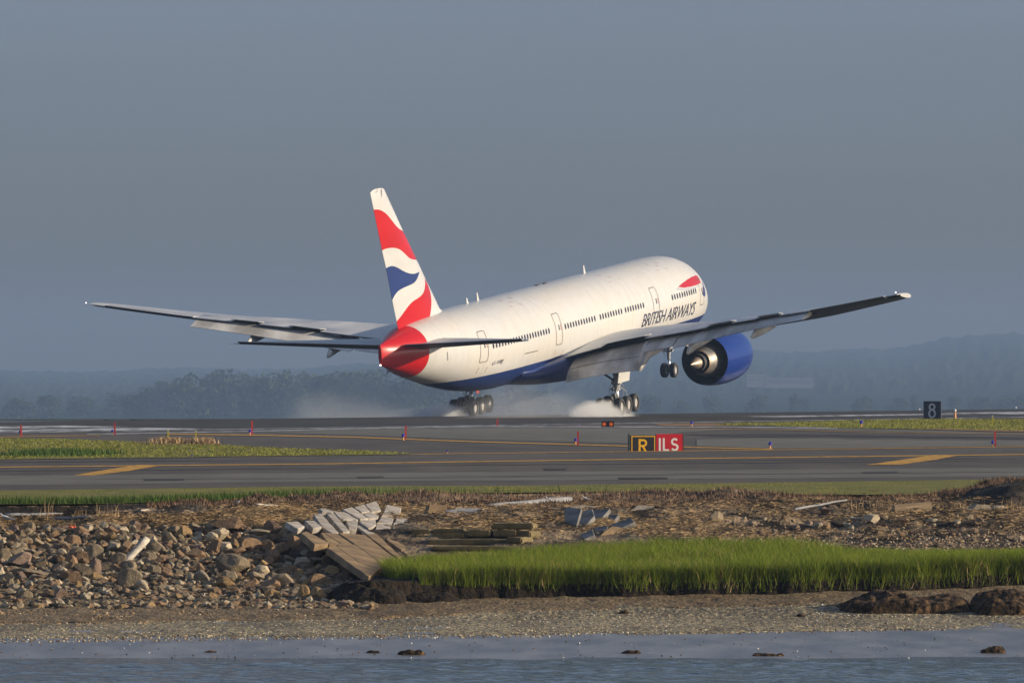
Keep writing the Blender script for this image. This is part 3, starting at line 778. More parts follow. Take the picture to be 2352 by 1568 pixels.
    # flap track fairings
    for y, k, dr in [(9.42, 1.5, 2.0), (13.4, 1.25, 1.35), (18.7, .95, 1.0)]:
        mb = MB(); rings = []
        for a, dz_, rr in [(-5.2, .2, .04), (-4.4, .42, .22), (-3, .62, .34), (-1.5, .72, .38), (-.2, .85, .36), (.6, .95 + (dr - 1) * .35, .3), (1.4, 1.1 + (dr - 1) * .8, .16), (1.75, 1.15 + (dr - 1), .03)]:
            zc_ = zte(y) - dz_; rings.append([P(sTE(y) + a, sgn * (y + rr * k * .62 * math.sin(t)), zc_ + rr * k * 1.15 * math.cos(t)) for t in np.linspace(0, 2 * math.pi, 13)[:-1]])
        mb.loft(rings); mb.build('flap_track_fairing', M['flap_grey'], wg, True)
    mb = MB(); p = P(42.4 if sgn < 0 else 40.8, sgn * (30.05 if sgn < 0 else 29.4), 9.18 if sgn < 0 else 9.1); mb.lathe([(-.05, .01), (-.03, .035), (0, .05), (.03, .035), (.05, .01)], p, 'y', 10); mb.build('navigation_light', M['lamp'], wg)
    return wg
wing(1); wing(-1)

# horizontal stabilisers with raised elevators
def stab(sgn):
    def sl(y): return 53.6 + (y - 1.0) * .80
    def st(y): return 60.2 + (y - 1.0) * .235
    def zt_(y): return 7.42 + (y - 1.0) * .073
    r = []; ys = [.35, 1.0, 3, 5.5, 8, 10.3, 10.7, 10.85]
    for y in ys:
        a = sl(y) + (0 if y < 10.4 else (y - 10.4) * 3); b = st(y); c = (b - a) * .7; th = .095 * (b - a) * (1 if y < 10.6 else .4); up, dn = [], []
        for x in (0, .01, .04, .12, .25, .45, .7, 1.0):
            xx = x * .7; h = th * yt(xx); z = zt_(y) - .08 + .1 * (1 - x) * 0
            up.append(P(a + (b - a) * xx, sgn * y, z + h)); dn.append(P(a + (b - a) * xx, sgn * y, z - h))
        r.append(up + dn[::-1][:-1])
    V = [p for q in r for p in q]; n = len(r[0]); Fc = []; Mi = []
    for i in range(len(r) - 1):
        for k in range(n): Fc.append((i * n + k, i * n + (k + 1) % n, i * n + n + (k + 1) % n, i * n + n + k)); Mi.append(0 if k < 8 else 1)
    Fc += [tuple(range(n)), tuple((len(r) - 1) * n + k for k in range(n))]; Mi += [0, 0]
    o = mesh('horizontal_stabiliser', V, Fc, [M['wing_grey'], M['under_shade']], plane, False, Mi); smooth_by_angle(o, 40)
    V = []; ys = [1.0, 3.5, 6, 8.5, 10.25]
    for y in ys:
        a, b = sl(y), st(y); s0 = a + (b - a) * .705; h = .095 * (b - a) * yt(.7); z = zt_(y) - .08
        V += [P(s0, sgn * y, z + h), P(b, sgn * y, z + h + .16), P(b, sgn * y, z + h + .12), P(s0, sgn * y, z - h)]
    Fc = []; Mi = []
    for i in range(len(ys) - 1):
        for k in range(4): Fc.append((i * 4 + k, i * 4 + (k + 1) % 4, i * 4 + 4 + (k + 1) % 4, i * 4 + 4 + k)); Mi.append(0 if k in (0, 1) else 1)
    Fc += [(0, 1, 2, 3), tuple((len(ys) - 1) * 4 + k for k in range(4))]; Mi += [0, 0]
    mesh('elevator', V, Fc, [M['wing_grey'], M['under_shade']], o, False, Mi)
stab(1); stab(-1)

# engines
def yz(prof, c): return [(31.8 - s - c.y, r) for s, r in prof]
def engine(sgn):
    c = P(0, sgn * 9.7, 3.05); c0 = Vector((c.x, 0, c.z))
    def body(name, prof, mats, parent, mfun=None, n=56):
        mb = MB(); mb.lathe([(31.8 - s, r) for s, r in prof], c0, 'y', n)
        Mi = None
        if mfun: mb.M = [mfun(i // n) for i in range(len(mb.F))]
        o = mb.build(name, mats, parent); smooth_by_angle(o, 35); return o
    nac = body('engine', [(21.4, 1.46), (20.6, 1.46), (19.9, 1.48), (19.55, 1.54), (19.5, 1.6), (19.65, 1.7), (20.1, 1.82), (20.9, 1.92), (22.0, 1.96), (23.2, 1.94), (24.2, 1.86), (25.05, 1.74), (25.05, 1.7), (24, 1.68), (22.3, 1.62), (22.2, 1.0)],
               [M['nacelle_blue'], M['recess_shade'], M['metal']], plane, lambda i: 1 if i < 2 or i > 11 else (2 if i < 5 else 0))
    body('core_cowl', [(22.3, 1.25), (23.5, 1.3), (24.4, 1.2), (25.3, 1.02), (26.0, .86), (26.25, .8), (26.22, .76), (25.4, .74)], [M['metal'], M['recess_shade'], M['hotmetal']], nac, lambda i: 1 if i > 4 else (2 if i == 4 else 0))
    body('core_nozzle', [(25.3, .6), (26.5, .62), (26.7, .6), (26.68, .56), (25.4, .54)], [M['geardark'], M['recess_shade']], nac, lambda i: 0 if i < 2 else 1)
    body('exhaust_cone', [(25.3, .44), (26.5, .47), (26.9, .42), (27.5, .2), (28.0, .02)], [M['hotmetal']], nac)
    body('fan', [(21.25, 1.5), (21.2, .5), (20.7, .3), (20.3, .02)], [M['geardark']], nac)
    mb = MB(); r = []
    for s, z0, z1, hwd in [(19.9, 5.0, 5.12, .08), (21.5, 4.9, 5.4, .22), (24, 4.6, 5.6, .3), (26.5, 4.35, 5.3, .3), (29, 4.45, 5.0, .22), (31, 4.75, 5.0, .06)]:
        r.append([P(s, sgn * (9.7 + hwd), z0), P(s, sgn * (9.7 + hwd), z1), P(s, sgn * (9.7 - hwd), z1), P(s, sgn * (9.7 - hwd), z0)])
    mb.loft(r); smooth_by_angle(mb.build('engine_pylon', M['flap_grey'], nac), 30)
engine(1); engine(-1)

# landing gear
def wheel(parent, c, r, wd):
    mb = MB()
    pr = [(-wd * .28, r * .30), (-wd * .30, r * .52), (-wd * .46, r * .58), (-wd * .5, r * .8), (-wd * .4, r * .95), (-wd * .2, r), (wd * .2, r), (wd * .4, r * .95), (wd * .5, r * .8), (wd * .46, r * .58), (wd * .30, r * .52), (wd * .28, r * .30)]
    mb.lathe(pr, c, 'x', 28, 0, True)
    nf = 28; mb.M = [1 if (i // nf in (0, 10) or i >= nf * 11) else 0 for i in range(len(mb.F))]
    o = mb.build('wheel', [M['rubber'], M['rim']], parent); smooth_by_angle(o, 35)
def main_gear(sgn):
    y = 5.49; mb = MB(); X = sgn * y
    mb.tube([P(31.8, X, 1.95), P(31.75, X, 3.4), P(31.6, X, 4.6)], [.2, .24, .26], 14)
    mb.tube([P(31.8, X, 1.9), P(31.8, X, 2.05)], [.27, .27], 14)
    mb.tube([P(30.3, X, .68), P(33.3, X, .6)], [.16, .16], 10)                       # truck beam
    for k in (-1.45, 0, 1.45): mb.tube([P(31.8 + k, X - .7, .64), P(31.8 + k, X + .7, .64)], .09, 8)
    for q in (-.14, .14):
        mb.tube([P(32.05, X + q, 1.85), P(32.55, X + q, 1.35)], .045, 6); mb.tube([P(32.55, X + q, 1.35), P(32.05, X + q, .9)], .045, 6)
        mb.tube([P(31.55, X + q, 1.9), P(31.0, X + q * 3, 1.5), P(30.9, X + q * 3, .95)], .03, 6)
    mb.tube([P(31.6, X + .18, 2.4), P(31.5, X + .42, 1.9), P(31.6, X + .38, 1.2), P(31.7, X + .2, .8)], .022, 6)
    mb.tube([P(32.0, X - .18, 2.4), P(32.1, X - .45, 1.8), P(32.0, X - .4, 1.2), P(31.9, X - .3, .8)], .022, 6)
    mb.box(P(31.8, X, 2.2), (.33, .18, .12)); mb.box(P(31.75, X - sgn * .1, 1.75), (.3, .22, .09))
    g = mb.build('main_landing_gear', M['gearpaint'], plane); smooth_by_angle(g, 40)
    mb = MB(); mb.tube([P(31.8, X, .7), P(31.8, X, 1.95)], .15, 14); mb.build('oleo_piston', M['silver'], g, True)
    mb = MB(); mb.tube([P(31.8, X, 2.15), P(30.2, X - sgn * .9, 3.1), P(29.3, X - sgn * 1.4, 3.9)], .075, 8)
    mb.tube([P(31.8, X, 2.25), P(32.6, X - sgn * 1.1, 3.2), P(32.9, X - sgn * 1.6, 3.9)], .075, 8); mb.tube([P(31.85, X, 2.8), P(32.5, X - sgn * .9, 3.3)], .05, 8)
    mb.build('side_brace', M['geardark'], g)
    mb = MB(); mb.box(P(31.4, X + sgn * .5, 3.25), (.04, 1.15, 1.05), Matrix.Rotation(math.radians(sgn * 8), 3, 'Y')); mb.build('gear_door', M['white'], g)
    for k in (-1.45, 0, 1.45):
        for q in (-.7, .7): wheel(g, P(31.8 + k, X + q, .64 ), .635, .5)
main_gear(1); main_gear(-1)
mb = MB()
mb.tube([P(5.9, 0, 1.35), P(5.85, 0, 3.3)], [.13, .16], 12); mb.tube([P(5.9, -.36, .53), P(5.9, .36, .53)], .07, 8)
mb.tube([P(5.9, 0, 1.5), P(4.2, 0, 3.1)], .06, 8); mb.tube([P(5.9, .1, 1.4), P(6.3, .1, 1.0), P(6.0, .1, .65)], .04, 6)
mb.box(P(5.95, 0, 1.95), (.34, .1, .06)); mb.box(P(5.95, 0, 2.25), (.22, .14, .12)); mb.box(P(6.0, .3, 2.05), (.1, .07, .08)); mb.box(P(6.0, -.28, 2.1), (.09, .07, .07))
mb.tube([P(6.0, -.2, 2.2), P(6.05, -.4, 1.95), P(6.0, -.25, 1.6)], .022, 6)
ng = mb.build('nose_landing_gear', M['gearpaint'], plane); smooth_by_angle(ng, 40)
mb = MB(); mb.tube([P(5.9, 0, .55), P(5.9, 0, 1.4)], .1, 12); mb.build('oleo_piston', M['silver'], ng, True)
for q in (-.36, .36): wheel(ng, P(5.9, q, .53), .535, .42)
# ------------------------------------------------------------------ airfield ground
def grid_sheet(name, xs, ys, zf, mat, smooth=True, kind='structure', yf=None, dip=0.0):
    X, Y = np.meshgrid(xs, ys)
    if yf is not None: Y = yf(X, Y)
    Z_ = zf(X, Y); nx = len(xs); V = np.stack([X, Y, Z_], -1).reshape(-1, 3)
    Fc = [(j * nx + i, j * nx + i + 1, (j + 1) * nx + i + 1, (j + 1) * nx + i) for j in range(len(ys) - 1) for i in range(nx - 1)]
    if dip: V[:nx, 2] -= dip
    o = mesh(name, V, Fc, mat, None, smooth); o['kind'] = kind; return o
# the airfield: rows run along the runway direction
ax_s = np.concatenate([np.arange(-520, 700, 20.0), np.arange(700, 1500, 100.0)])
ax_t = np.array([-190, -120, -90, -60, -40, -30, -23.4, -12, 0, 6, 12, 18, 23.4, 40, 80, 140, 200, 260, 330, 420])
def along(sv, tv): return AX + sv * sa_ + tv * ca_, AY + sv * ca_ - tv * sa_
V = []; nx = len(ax_s)
for t in ax_t:
    for s in ax_s:
        x, y = along(s, t)
        lip = float(np.interp(x, LIPX, LIPD))
        y2 = max(y, 250.0)
        V.append((x, y2, float(Zg(x, y2 + .01))))
Fc = [(j * nx + i, (j + 1) * nx + i, (j + 1) * nx + i + 1, j * nx + i + 1) for j in range(len(ax_t) - 1) for i in range(nx - 1)]
xs_l = np.arange(-60, 61, 1.0)
b = len(V); ZA0 = -.351
for x in xs_l:
    lip = float(np.interp(x, LIPX, LIPD)); V += [(x, lip - .05, ZA0), (x, 250.0, ZA0)]
Fc += [(b + 2 * i, b + 2 * i + 2, b + 2 * i + 3, b + 2 * i + 1) for i in range(len(xs_l) - 1)]
tag(mesh('airfield_pavement', V, Fc, M['asphalt']), kind='structure')
ZA = -0.351
def px_poly(l, z): return [at_z(u, v, z) for u, v in l]
def densify(l, st=60):
    q = []
    for i in range(len(l)):
        a, b_ = l[i], l[(i + 1) % len(l)]; n = max(1, int(math.hypot(b_[0] - a[0], b_[1] - a[1]) / st))
        q += [(a[0] + (b_[0] - a[0]) * k / n, a[1] + (b_[1] - a[1]) * k / n) for k in range(n)]
    return q
def flat(name, l, mat, lift, wob=0.0, kind='structure', **kw):
    q = densify(l)
    if wob: q = [(u, v + wob * (mnoise.noise(Vector((u * .013, v * .1, 3))) + .6 * mnoise.noise(Vector((u * .05, v * .1, 7))))) for u, v in q]
    pts = px_poly(q, ZA + lift)
    o = mesh(name, pts, [list(range(len(pts)))], mat)
    bm = bmesh.new(); bm.from_mesh(o.data); bmesh.ops.triangulate(bm, faces=bm.faces)
    for f in bm.faces:
        if f.normal.z < 0: f.normal_flip()
    bm.to_mesh(o.data); bm.free()
    if kind: o['kind'] = kind
    return o
# edges of the pavements as rows of the frame
NE = [(-700, 1069), (0, 1054), (746, 1045), (1566, 1035), (2352, 1025), (3100, 1017)]      # far edge line of the near taxiway
N2 = [(-700, 1100), (0, 1092), (746, 1085.5), (1200, 1083), (2352, 1073), (3100, 1066)]
N3 = [(-700, 1122), (0, 1114), (746, 1106), (1200, 1103), (2352, 1093), (3100, 1086)]
def band(a, b_): return a + b_[::-1]
flat('near_taxiway', band(NE, [(-700, 1146), (0, 1134), (746, 1126), (1200, 1124), (2352, 1112), (3100, 1104)]), M['asphalt'], .008)
flat('taxiway_shoulder', band(N2, N3), M['concrete'], .014, 1.0)
CL = [(-700, 1081), (0, 1072), (746, 1064.5), (1566, 1052.5), (2352, 1043), (3100, 1034)]
off = lambda l, d: [(u, v + d) for u, v in l]
flat('taxiway_centreline', band(off(CL, -1.0), off(CL, 1.0)), M['yellow'], .02)
flat('taxiway_edge_line', band(off(NE, -.6), off(NE, .6)), M['yellow'], .02)
flat('taxiway_marking', [(167, 1091), (216, 1091), (300, 1080), (377, 1067), (314, 1067), (250, 1077)], M['yellow'], .022)
flat('taxiway_marking', [(1989, 1067), (2070, 1066), (2150, 1055), (2207, 1044), (2146, 1044), (2080, 1054)], M['yellow'], .022)
L2 = [(384, 996), (600, 999), (820, 1003.7), (1095, 1014), (1443, 1023.8), (1570, 1026.2), (1776, 1031)]
flat('connector_centreline', band(off(L2, -1.1), off(L2, 1.1)), M['yellow'], .02)
flat('faded_line', band([(-300, 1005), (0, 1003), (60, 1001.5), (230, 999)], [(-300, 1006), (0, 1004.2), (60, 1002.7), (230, 1000)]), M['yellow'], .02)
L3 = [(1560, 983.5), (1800, 987), (2000, 991.5), (2150, 994), (2352, 996)]
flat('faded_line', band(off(L3, -.35), off(L3, .35)), M['yellow'], .02)
# lighter shoulder and the darker streaks of the connecting taxiway
flat('connector_shoulder', [(560, 991), (820, 986), (1095, 981.5), (1548, 983), (1700, 984.5), (1560, 993), (1500, 1003), (1540, 1019), (1443, 1017.5), (1095, 1008.5), (820, 999)], M['concrete'], .012, 1.0)
flat('connector_shoulder', [(1600, 1008), (1800, 1006), (2100, 1010), (2352, 1012), (2900, 1012), (2900, 1019), (2352, 1023.5), (1900, 1029), (1776, 1029), (1600, 1024)], M['concrete'], .012, 1.0)
flat('connector_shoulder', [(1650, 979), (1915, 983), (2160, 988), (2352, 993), (2900, 1001), (2900, 1004), (2352, 997), (2100, 992), (1900, 988), (1700, 984)], M['concrete'], .012, .8)
for k_, (u0, u1, v0, dv, th_) in enumerate([(-300, 900, 1083, -9, 2.0), (500, 2500, 1072, -16, 1.6), (1200, 2600, 1061, -11, 1.4), (-300, 700, 1063, -7, 1.2), (100, 1500, 1101, -8, 1.3), (900, 2600, 1094, -13, 1.5)]):
    flat('tyre_streak', [(u0, v0), ((u0 + u1) / 2, v0 + dv / 2 - th_ / 2), (u1, v0 + dv), ((u0 + u1) / 2, v0 + dv / 2 + th_ / 2)], M['runway'] if k_ < 4 else M['asphalt'], .0165 + .001 * k_, 1.2)
for k_, (u0, v0, w0) in enumerate([(330, 1099, 90), (820, 1094, 60), (1420, 1096, 110), (1980, 1083, 80), (1250, 1075, 50)]):
    flat('pavement_patch', [(u0, v0), (u0 + w0, v0 - .8), (u0 + w0 * 1.05, v0 + 3), (u0 + 4, v0 + 4)], M['runway'], .0235, .3)
flat('tyre_streak', [(1570, 998), (1700, 995.5), (1850, 996), (2050, 999), (2352, 1004), (2352, 1008), (2050, 1004.5), (1850, 1002), (1700, 1003)], M['runway'], .016, 1.5)
# runway with its painted lines; the crown is the skyline of the airfield
def strip(name, s0, s1, t0, t1, mat, lift, n=40, m=5):
    V = []; ss_ = np.linspace(s0, s1, n); tt = np.linspace(t0, t1, m)
    for t in tt:
        for s in ss_:
            x, y = along(s, t); V.append((x, y, float(Zg(x, y)) + lift))
    Fc = [(j * n + i, (j + 1) * n + i, (j + 1) * n + i + 1, j * n + i + 1) for j in range(m - 1) for i in range(n - 1)]
    return tag(mesh(name, V, Fc, mat), kind='structure')
strip('runway', -420, 1400, -23.0, 23.0, M['runway'], .012, 90, 13)
def s_at(u, t):          # distance along the runway where the line at lateral t crosses image column u
    k = (u - 1176) / FPX
    return (k * (AY - t * sa_) - AX - t * ca_) / (sa_ - k * ca_)
strip('runway_edge_line', s_at(-900, 22.0), 900, 21.4, 22.3, M['paintwhite'], .02, 60, 2)
strip('runway_edge_line', -300, 900, -22.3, -21.4, M['paintwhite'], .02, 60, 2)
for t0, t1, u0, u1 in [(16, 20.5, -700, 330), (9.5, 14, -700, 150)]:
    strip('runway_marking', s_at(u0, t0), s_at(u1, t0), t0, t1, M['paintwhite'], .02, 20, 3)
for t0, t1, u0, u1 in [(8, 17, 2150, 3100), (10, 13, 1700, 2150)]:
    strip('runway_marking', s_at(u0, t0), s_at(u1, t0) if u1 < 3000 else s_at(u0, t0) + 160, t0, t1, M['paintwhite'], .02, 20, 3)
WL = [(200, 996.5), (262, 995.6), (572, 989.7), (820, 983.8), (1095, 978.8), (1548, 980), (1776, 980.5), (1925, 983)]
flat('pavement_edge_line', band(off(WL, -.9), off(WL, .9)), M['paintwhite'], .02)
# turf islands
LG = [(-700, 1012), (-200, 1006), (0, 1007), (150, 1008), (216, 1011), (314, 1014), (380, 1017), (495, 1021), (593, 1027), (700, 1031), (820, 1034), (950, 1041), (900, 1043.5), (746, 1045), (370, 1050), (0, 1054.5), (-700, 1069)]
RG = [(1640, 974), (1690, 971), (1811, 970), (1950, 965.5), (2121, 962.5), (2352, 963), (2900, 958), (2900, 1000), (2352, 991), (2160, 986), (1915, 982.6), (1757, 977), (1690, 977)]
DG = [(2105, 985.5), (2160, 984), (2250, 984.5), (2352, 986), (2600, 990), (2600, 994), (2352, 991.5), (2200, 988)]
flat('turf_island', LG, M['turf'], .03, 1.2)
flat('turf_island', RG, M['turf'], .03, 1.0)
flat('dry_turf', DG, M['drygrass'], .045, .8)
flat('dry_turf', [(-300, 1038), (0, 1036), (60, 1033), (150, 1031), (190, 1034), (120, 1038), (0, 1041)], M['drygrass'], .045, 1.5)
flat('dry_turf', [(300, 1016), (360, 1011), (430, 1012), (500, 1014), (510, 1019), (440, 1021), (360, 1021)], M['drygrass'], .045, 1)
flat('dry_turf', [(1500, 972), (1640, 971), (1780, 973), (1850, 976), (1650, 978.5), (1520, 978)], M['drygrass'], .02, .6)
# near turf strip along the lip
NT = [(-3000, 1160)]
xs = np.concatenate([np.arange(-60, -15, 3.0), np.arange(-15, 16, .5), np.arange(16, 61, 3.0)])
def far_edge(x):
    f = []
    for q in np.atleast_1d(x):
        u = 1176 + q * FPX / 245; v = float(np.interp(u, [-700, 0, 746, 1200, 2352, 3100], [1140, 1128, 1118, 1117, 1103, 1096])); f.append(at_z(u, v, ZA).y)
    return np.array(f)
FE = far_edge(xs)
LP = np.interp(xs, LIPX, LIPD)
V = []; nr = 8
for j in range(nr):
    f = j / (nr - 1)
    for i, x in enumerate(xs): V.append((x, LP[i] - .2 + (FE[i] - LP[i] + .2) * f, ZA + .03 + .05 * float(fbm(x * .8, f * 5)) * (0 < j < nr - 1)))
Fc = [(j * len(xs) + i, j * len(xs) + i + 1, (j + 1) * len(xs) + i + 1, (j + 1) * len(xs) + i) for j in range(nr - 1) for i in range(len(xs) - 1)]
tag(mesh('turf_strip', V, Fc, M['turf'], None, True), kind='structure')

def blades(name, P0, hgt, wid, lean, mat, seed=1, label=None, two=True):
    """P0: (n,3) roots -> one stuff object of grass blades"""
    r = np.random.default_rng(seed); n = len(P0)
    a = r.uniform(0, 2 * np.pi, n); h = hgt * r.uniform(.55, 1.25, n); ww = wid * r.uniform(.6, 1.3, n)
    la = r.uniform(0, 2 * np.pi, n); ll = lean * r.uniform(.1, 1, n) * h
    side = np.stack([np.cos(a) * ww / 2, np.sin(a) * ww / 2, np.zeros(n)], -1)
    top = np.stack([np.cos(la) * ll, np.sin(la) * ll, h], -1)
    mid = top * np.array([.35, .35, .6])
    if two:
        A, B = P0 - side, P0 + side; C_, D_ = P0 + mid + side * .7, P0 + mid - side * .7; T = P0 + top
        V = np.stack([A, B, C_, A, C_, D_, D_, C_, T], 1).reshape(-1, 3)
        me_v = np.stack([A, B, C_, D_, T], 1).reshape(-1, 3); nb = n
        me = bpy.data.meshes.new(name)
        me.vertices.add(len(me_v)); me.vertices.foreach_set('co', me_v.astype(np.float32).ravel())
        idx = (np.arange(nb)[:, None] * 5 + np.array([0, 1, 2, 3, 3, 2, 4])).ravel()
        me.loops.add(len(idx)); me.loops.foreach_set('vertex_index', idx.astype(np.int32))
        st = (np.arange(nb)[:, None] * 7 + np.array([0, 4])).ravel(); tot = np.tile([4, 3], nb)
        me.polygons.add(nb * 2); me.polygons.foreach_set('loop_start', st.astype(np.int32)); me.polygons.foreach_set('loop_total', tot.astype(np.int32))
        me.materials.append(mat); me.update(calc_edges=True)
        o = bpy.data.objects.new(name, me); COL.objects.link(o)
    else:
        o = fast_mesh(name, np.stack([P0 - side, P0 + side, P0 + top], 1).reshape(-1, 3), 3, mat)
    o['kind'] = 'stuff'
    if label: o['label'] = label
    return o
def scatter_px(l, n, zoff, seed):
    """random ground points inside an image polygon, even on the ground"""
    r = np.random.default_rng(seed); g = [at_z(u, v, ZA + zoff) for u, v in l]; x = [p.x for p in g]; y = [p.y for p in g]; out = []
    pl = [(p.x, p.y) for p in g]; x0, x1, y0, y1 = max(min(x), -60), min(max(x), 70), min(y), max(y); tries = 0
    while len(out) < n and tries < n * 12:
        tries += 1; q = (r.uniform(x0, x1), r.uniform(y0, y1))
        if inpoly(q, pl): out.append((q[0], q[1], ZA + zoff))
    return np.array(out)
tag(blades('island_grass', scatter_px([(-30, 1008), *LG[2:14], (370, 1049.5), (-30, 1054)], 9000, .02, 3), .07, .08, .7, M['blade'], 3, two=False))
tag(blades('island_grass', scatter_px([(1640, 975), (1690, 972), *RG[2:6], (2380, 991), *RG[9:]], 8000, .02, 4), .10, .09, .6, M['blade'], 4, two=False))
r_ = np.random.default_rng(5); n_ = 42000
x_ = r_.uniform(-15, 16, n_); lp = np.interp(x_, LIPX, LIPD); fe = np.interp(x_, xs, FE)
f_ = r_.random(n_) ** 1.3; y_ = lp + (fe - .4 - lp) * f_
blades('turf_grass', np.stack([x_, y_, np.full(n_, ZA + .01)], -1), .035, .022, .9, M['blade'], 6, two=False)
# taller weeds on the lip, left part
n_ = 5000; x_ = r_.normal(-9, 3.2, n_); x_ = x_[(x_ > -15) & (x_ < 15)]
blades('lip_weeds', np.stack([x_, np.interp(x_, LIPX, LIPD) + r_.uniform(0, 2.5, len(x_)), np.full(len(x_), ZA)], -1), .2, .03, .5, leafy('weeds', (0.035, 0.07, 0.01), (0.10, 0.16, 0.03)), 8, two=False)
c0 = at_z(130, 1046, ZA); n_ = 1500
blades('tall_weeds', np.stack([r_.normal(c0.x, 1.0, n_), r_.normal(c0.y, 3, n_), np.full(n_, ZA)], -1), .28, .08, .6, bpy.data.materials['weeds'], 9, two=False)
for (u, v, sx_) in [(388, 1020, .55), (462, 1020.5, .5)]:
    c0 = at_z(u, v, ZA); n_ = 1300
    q = np.stack([r_.normal(c0.x, sx_ * .5, n_), r_.normal(c0.y, 1.2, n_), np.full(n_, ZA)], -1); hh = np.exp(-((q[:, 0] - c0.x) / sx_) ** 2)
    tag(blades('dead_bush', q, .30, .05, .9, M['straw'], 10), 'dead brown bush at the foot of the ' + ('left' if u < 400 else 'right') + ' yellow stake on the turf', 'bush', 'dead bushes by the yellow stakes')
for o in list(COL.objects):
    if o.name.startswith('dead_bush'): del o['kind']

# ------------------------------------------------------------------ shore
xs = np.concatenate([np.arange(-60, -15, 2.5), np.arange(-15, 16.2, .07), np.arange(16.3, 60, 2.5)])
def y_flat(x): return 0.9 * fbm(x * .25, x * 0 + 4)
def zbank(X, Y):
    return Zg(X, Y)
ys = np.concatenate([np.arange(199.2, 212, .16), np.arange(212, 226, .13), np.arange(226, 246.6, .2)])
def yf(X, Y): return np.minimum(Y, np.interp(X, LIPX, LIPD) + .1)
sb = grid_sheet('shore_bank', xs, ys, zbank, M['wrack'], yf=yf)
sb.data.materials.append(M['peat'])
cx_ = np.array([p.center[:2] for p in sb.data.polygons]); dl = np.interp(cx_[:, 0], LIPX, LIPD) - cx_[:, 1]
wob_ = fbm(cx_[:, 0] * 1.3, cx_[:, 1] * .6, 4) * 3
pk = ((cx_[:, 0] < -3.0 + wob_) & (dl < 2.3 + wob_) & (dl > .15)) | ((cx_[:, 0] > 3) & (wob_ > .12) & (dl < 22)) | ((cx_[:, 0] > 11.5) & (dl < 10)) | ((wob_ > .62) & (cx_[:, 1] > 214))
sb.data.polygons.foreach_set('material_index', pk.astype(np.int32))
tag(bpy.data.objects['shore_bank'], kind='structure')
xg = np.concatenate([np.arange(-60, -15, 2.5), np.arange(-15, 16.2, .06), np.arange(16.3, 60, 2.5)])
def zgrav(X, Y): return Zg(X, Y) + .03 + fbm(X * 2.5, Y * 1.6, 5) * .10
def gy(X, Y):       # back edge meets the rocks, front edge meets the flat
    f = (Y - 200) / 8.0
    front = np.interp(X, [-60, -12, -6, -2, 1, 8, 15, 60], [196.5, 197, 199.0, 200.6, 201.8, 203, 204.5, 205]) + y_flat(X) * 1.0 + .8 * fbm(X * 1.3, X * 0 + 5, 3)
    back = np.interp(X, [-60, -12, -4, 0, 60], [207, 207, 207.5, 209, 209])
    return front + (back - front) * f
grid_sheet('gravel_beach', xg, np.linspace(200, 208, 90), zgrav, M['gravel'], yf=gy, dip=.08)
def zmud(X, Y): return Zg(X, Y) + .012 + fbm(X * 2.2, Y * 1.2, 5) * .035
def my(X, Y):
    f = (Y - 190) / 10.0
    front = np.interp(X, [-60, -11, 0, 11, 60], [190.2, 190.6, 191.3, 194.5, 196]) + y_flat(X + 40) * 1.3 + 1.2 * fbm(X * 1.6, X * 0 + 9, 3)
    back = np.interp(X, [-60, -12, -6, -2, 1, 8, 15, 60], [197.5, 198, 200, 201.4, 203, 204.5, 206, 206])
    return front + (back - front) * f
grid_sheet('shell_flat', xg[::2], np.linspace(190, 200, 80), zmud, M['shellmud'], yf=my, dip=.05)
xw = np.concatenate([np.arange(-60, -15, 2.5), np.arange(-15, 16.2, .15), np.arange(16.3, 60, 2.5)])
def zwet(X, Y): return Zg(X, Y) - .004 + fbm(X * .5, Y * .3, 4) * .055
grid_sheet('wet_mud', xw, np.arange(172, 198.6, .4), zwet, M['wetmud'])
# water
m, t, bb = new_mat('water'); bb.inputs['Base Color'].default_value = (0.04, 0.055, 0.055, 1); bb.inputs['Roughness'].default_value = .1
tc = t.nodes.new('ShaderNodeTexCoord'); mp = t.nodes.new('ShaderNodeMapping'); mp.inputs['Scale'].default_value = (1.0, 0.9, 1); nn = t.nodes.new('ShaderNodeTexNoise'); nn.inputs['Scale'].default_value = 2.2; nn.inputs['Detail'].default_value = 5
bp = t.nodes.new('ShaderNodeBump'); bp.inputs['Strength'].default_value = 1.0; bp.inputs['Distance'].default_value = .3
t.links.new(tc.outputs['Object'], mp.inputs[0]); t.links.new(mp.outputs[0], nn.inputs['Vector']); t.links.new(nn.outputs['Fac'], bp.inputs['Height']); t.links.new(bp.outputs[0], bb.inputs['Normal'])
M['water'] = m
xq = np.arange(-16, 16.3, .12)
def zw(X, Y): return -2.80 + fbm(X * 1.6, Y * 1.0, 4) * .10 * np.clip((180.5 - Y) / 3, .1, 1)
grid_sheet('near_water', np.concatenate([np.arange(-200, -16, 8), xq, np.arange(17, 200, 8)]), np.concatenate([np.arange(-60, 150, 10), np.arange(152, 184, .22)]), zw, M['water'])
mesh('bay_water', [(-4000, 186, -2.86), (4000, 186, -2.86), (4000, 1152, -2.86), (-4000, 1152, -2.86)], [(0, 1, 2, 3)], M['water'])['kind'] = 'structure'

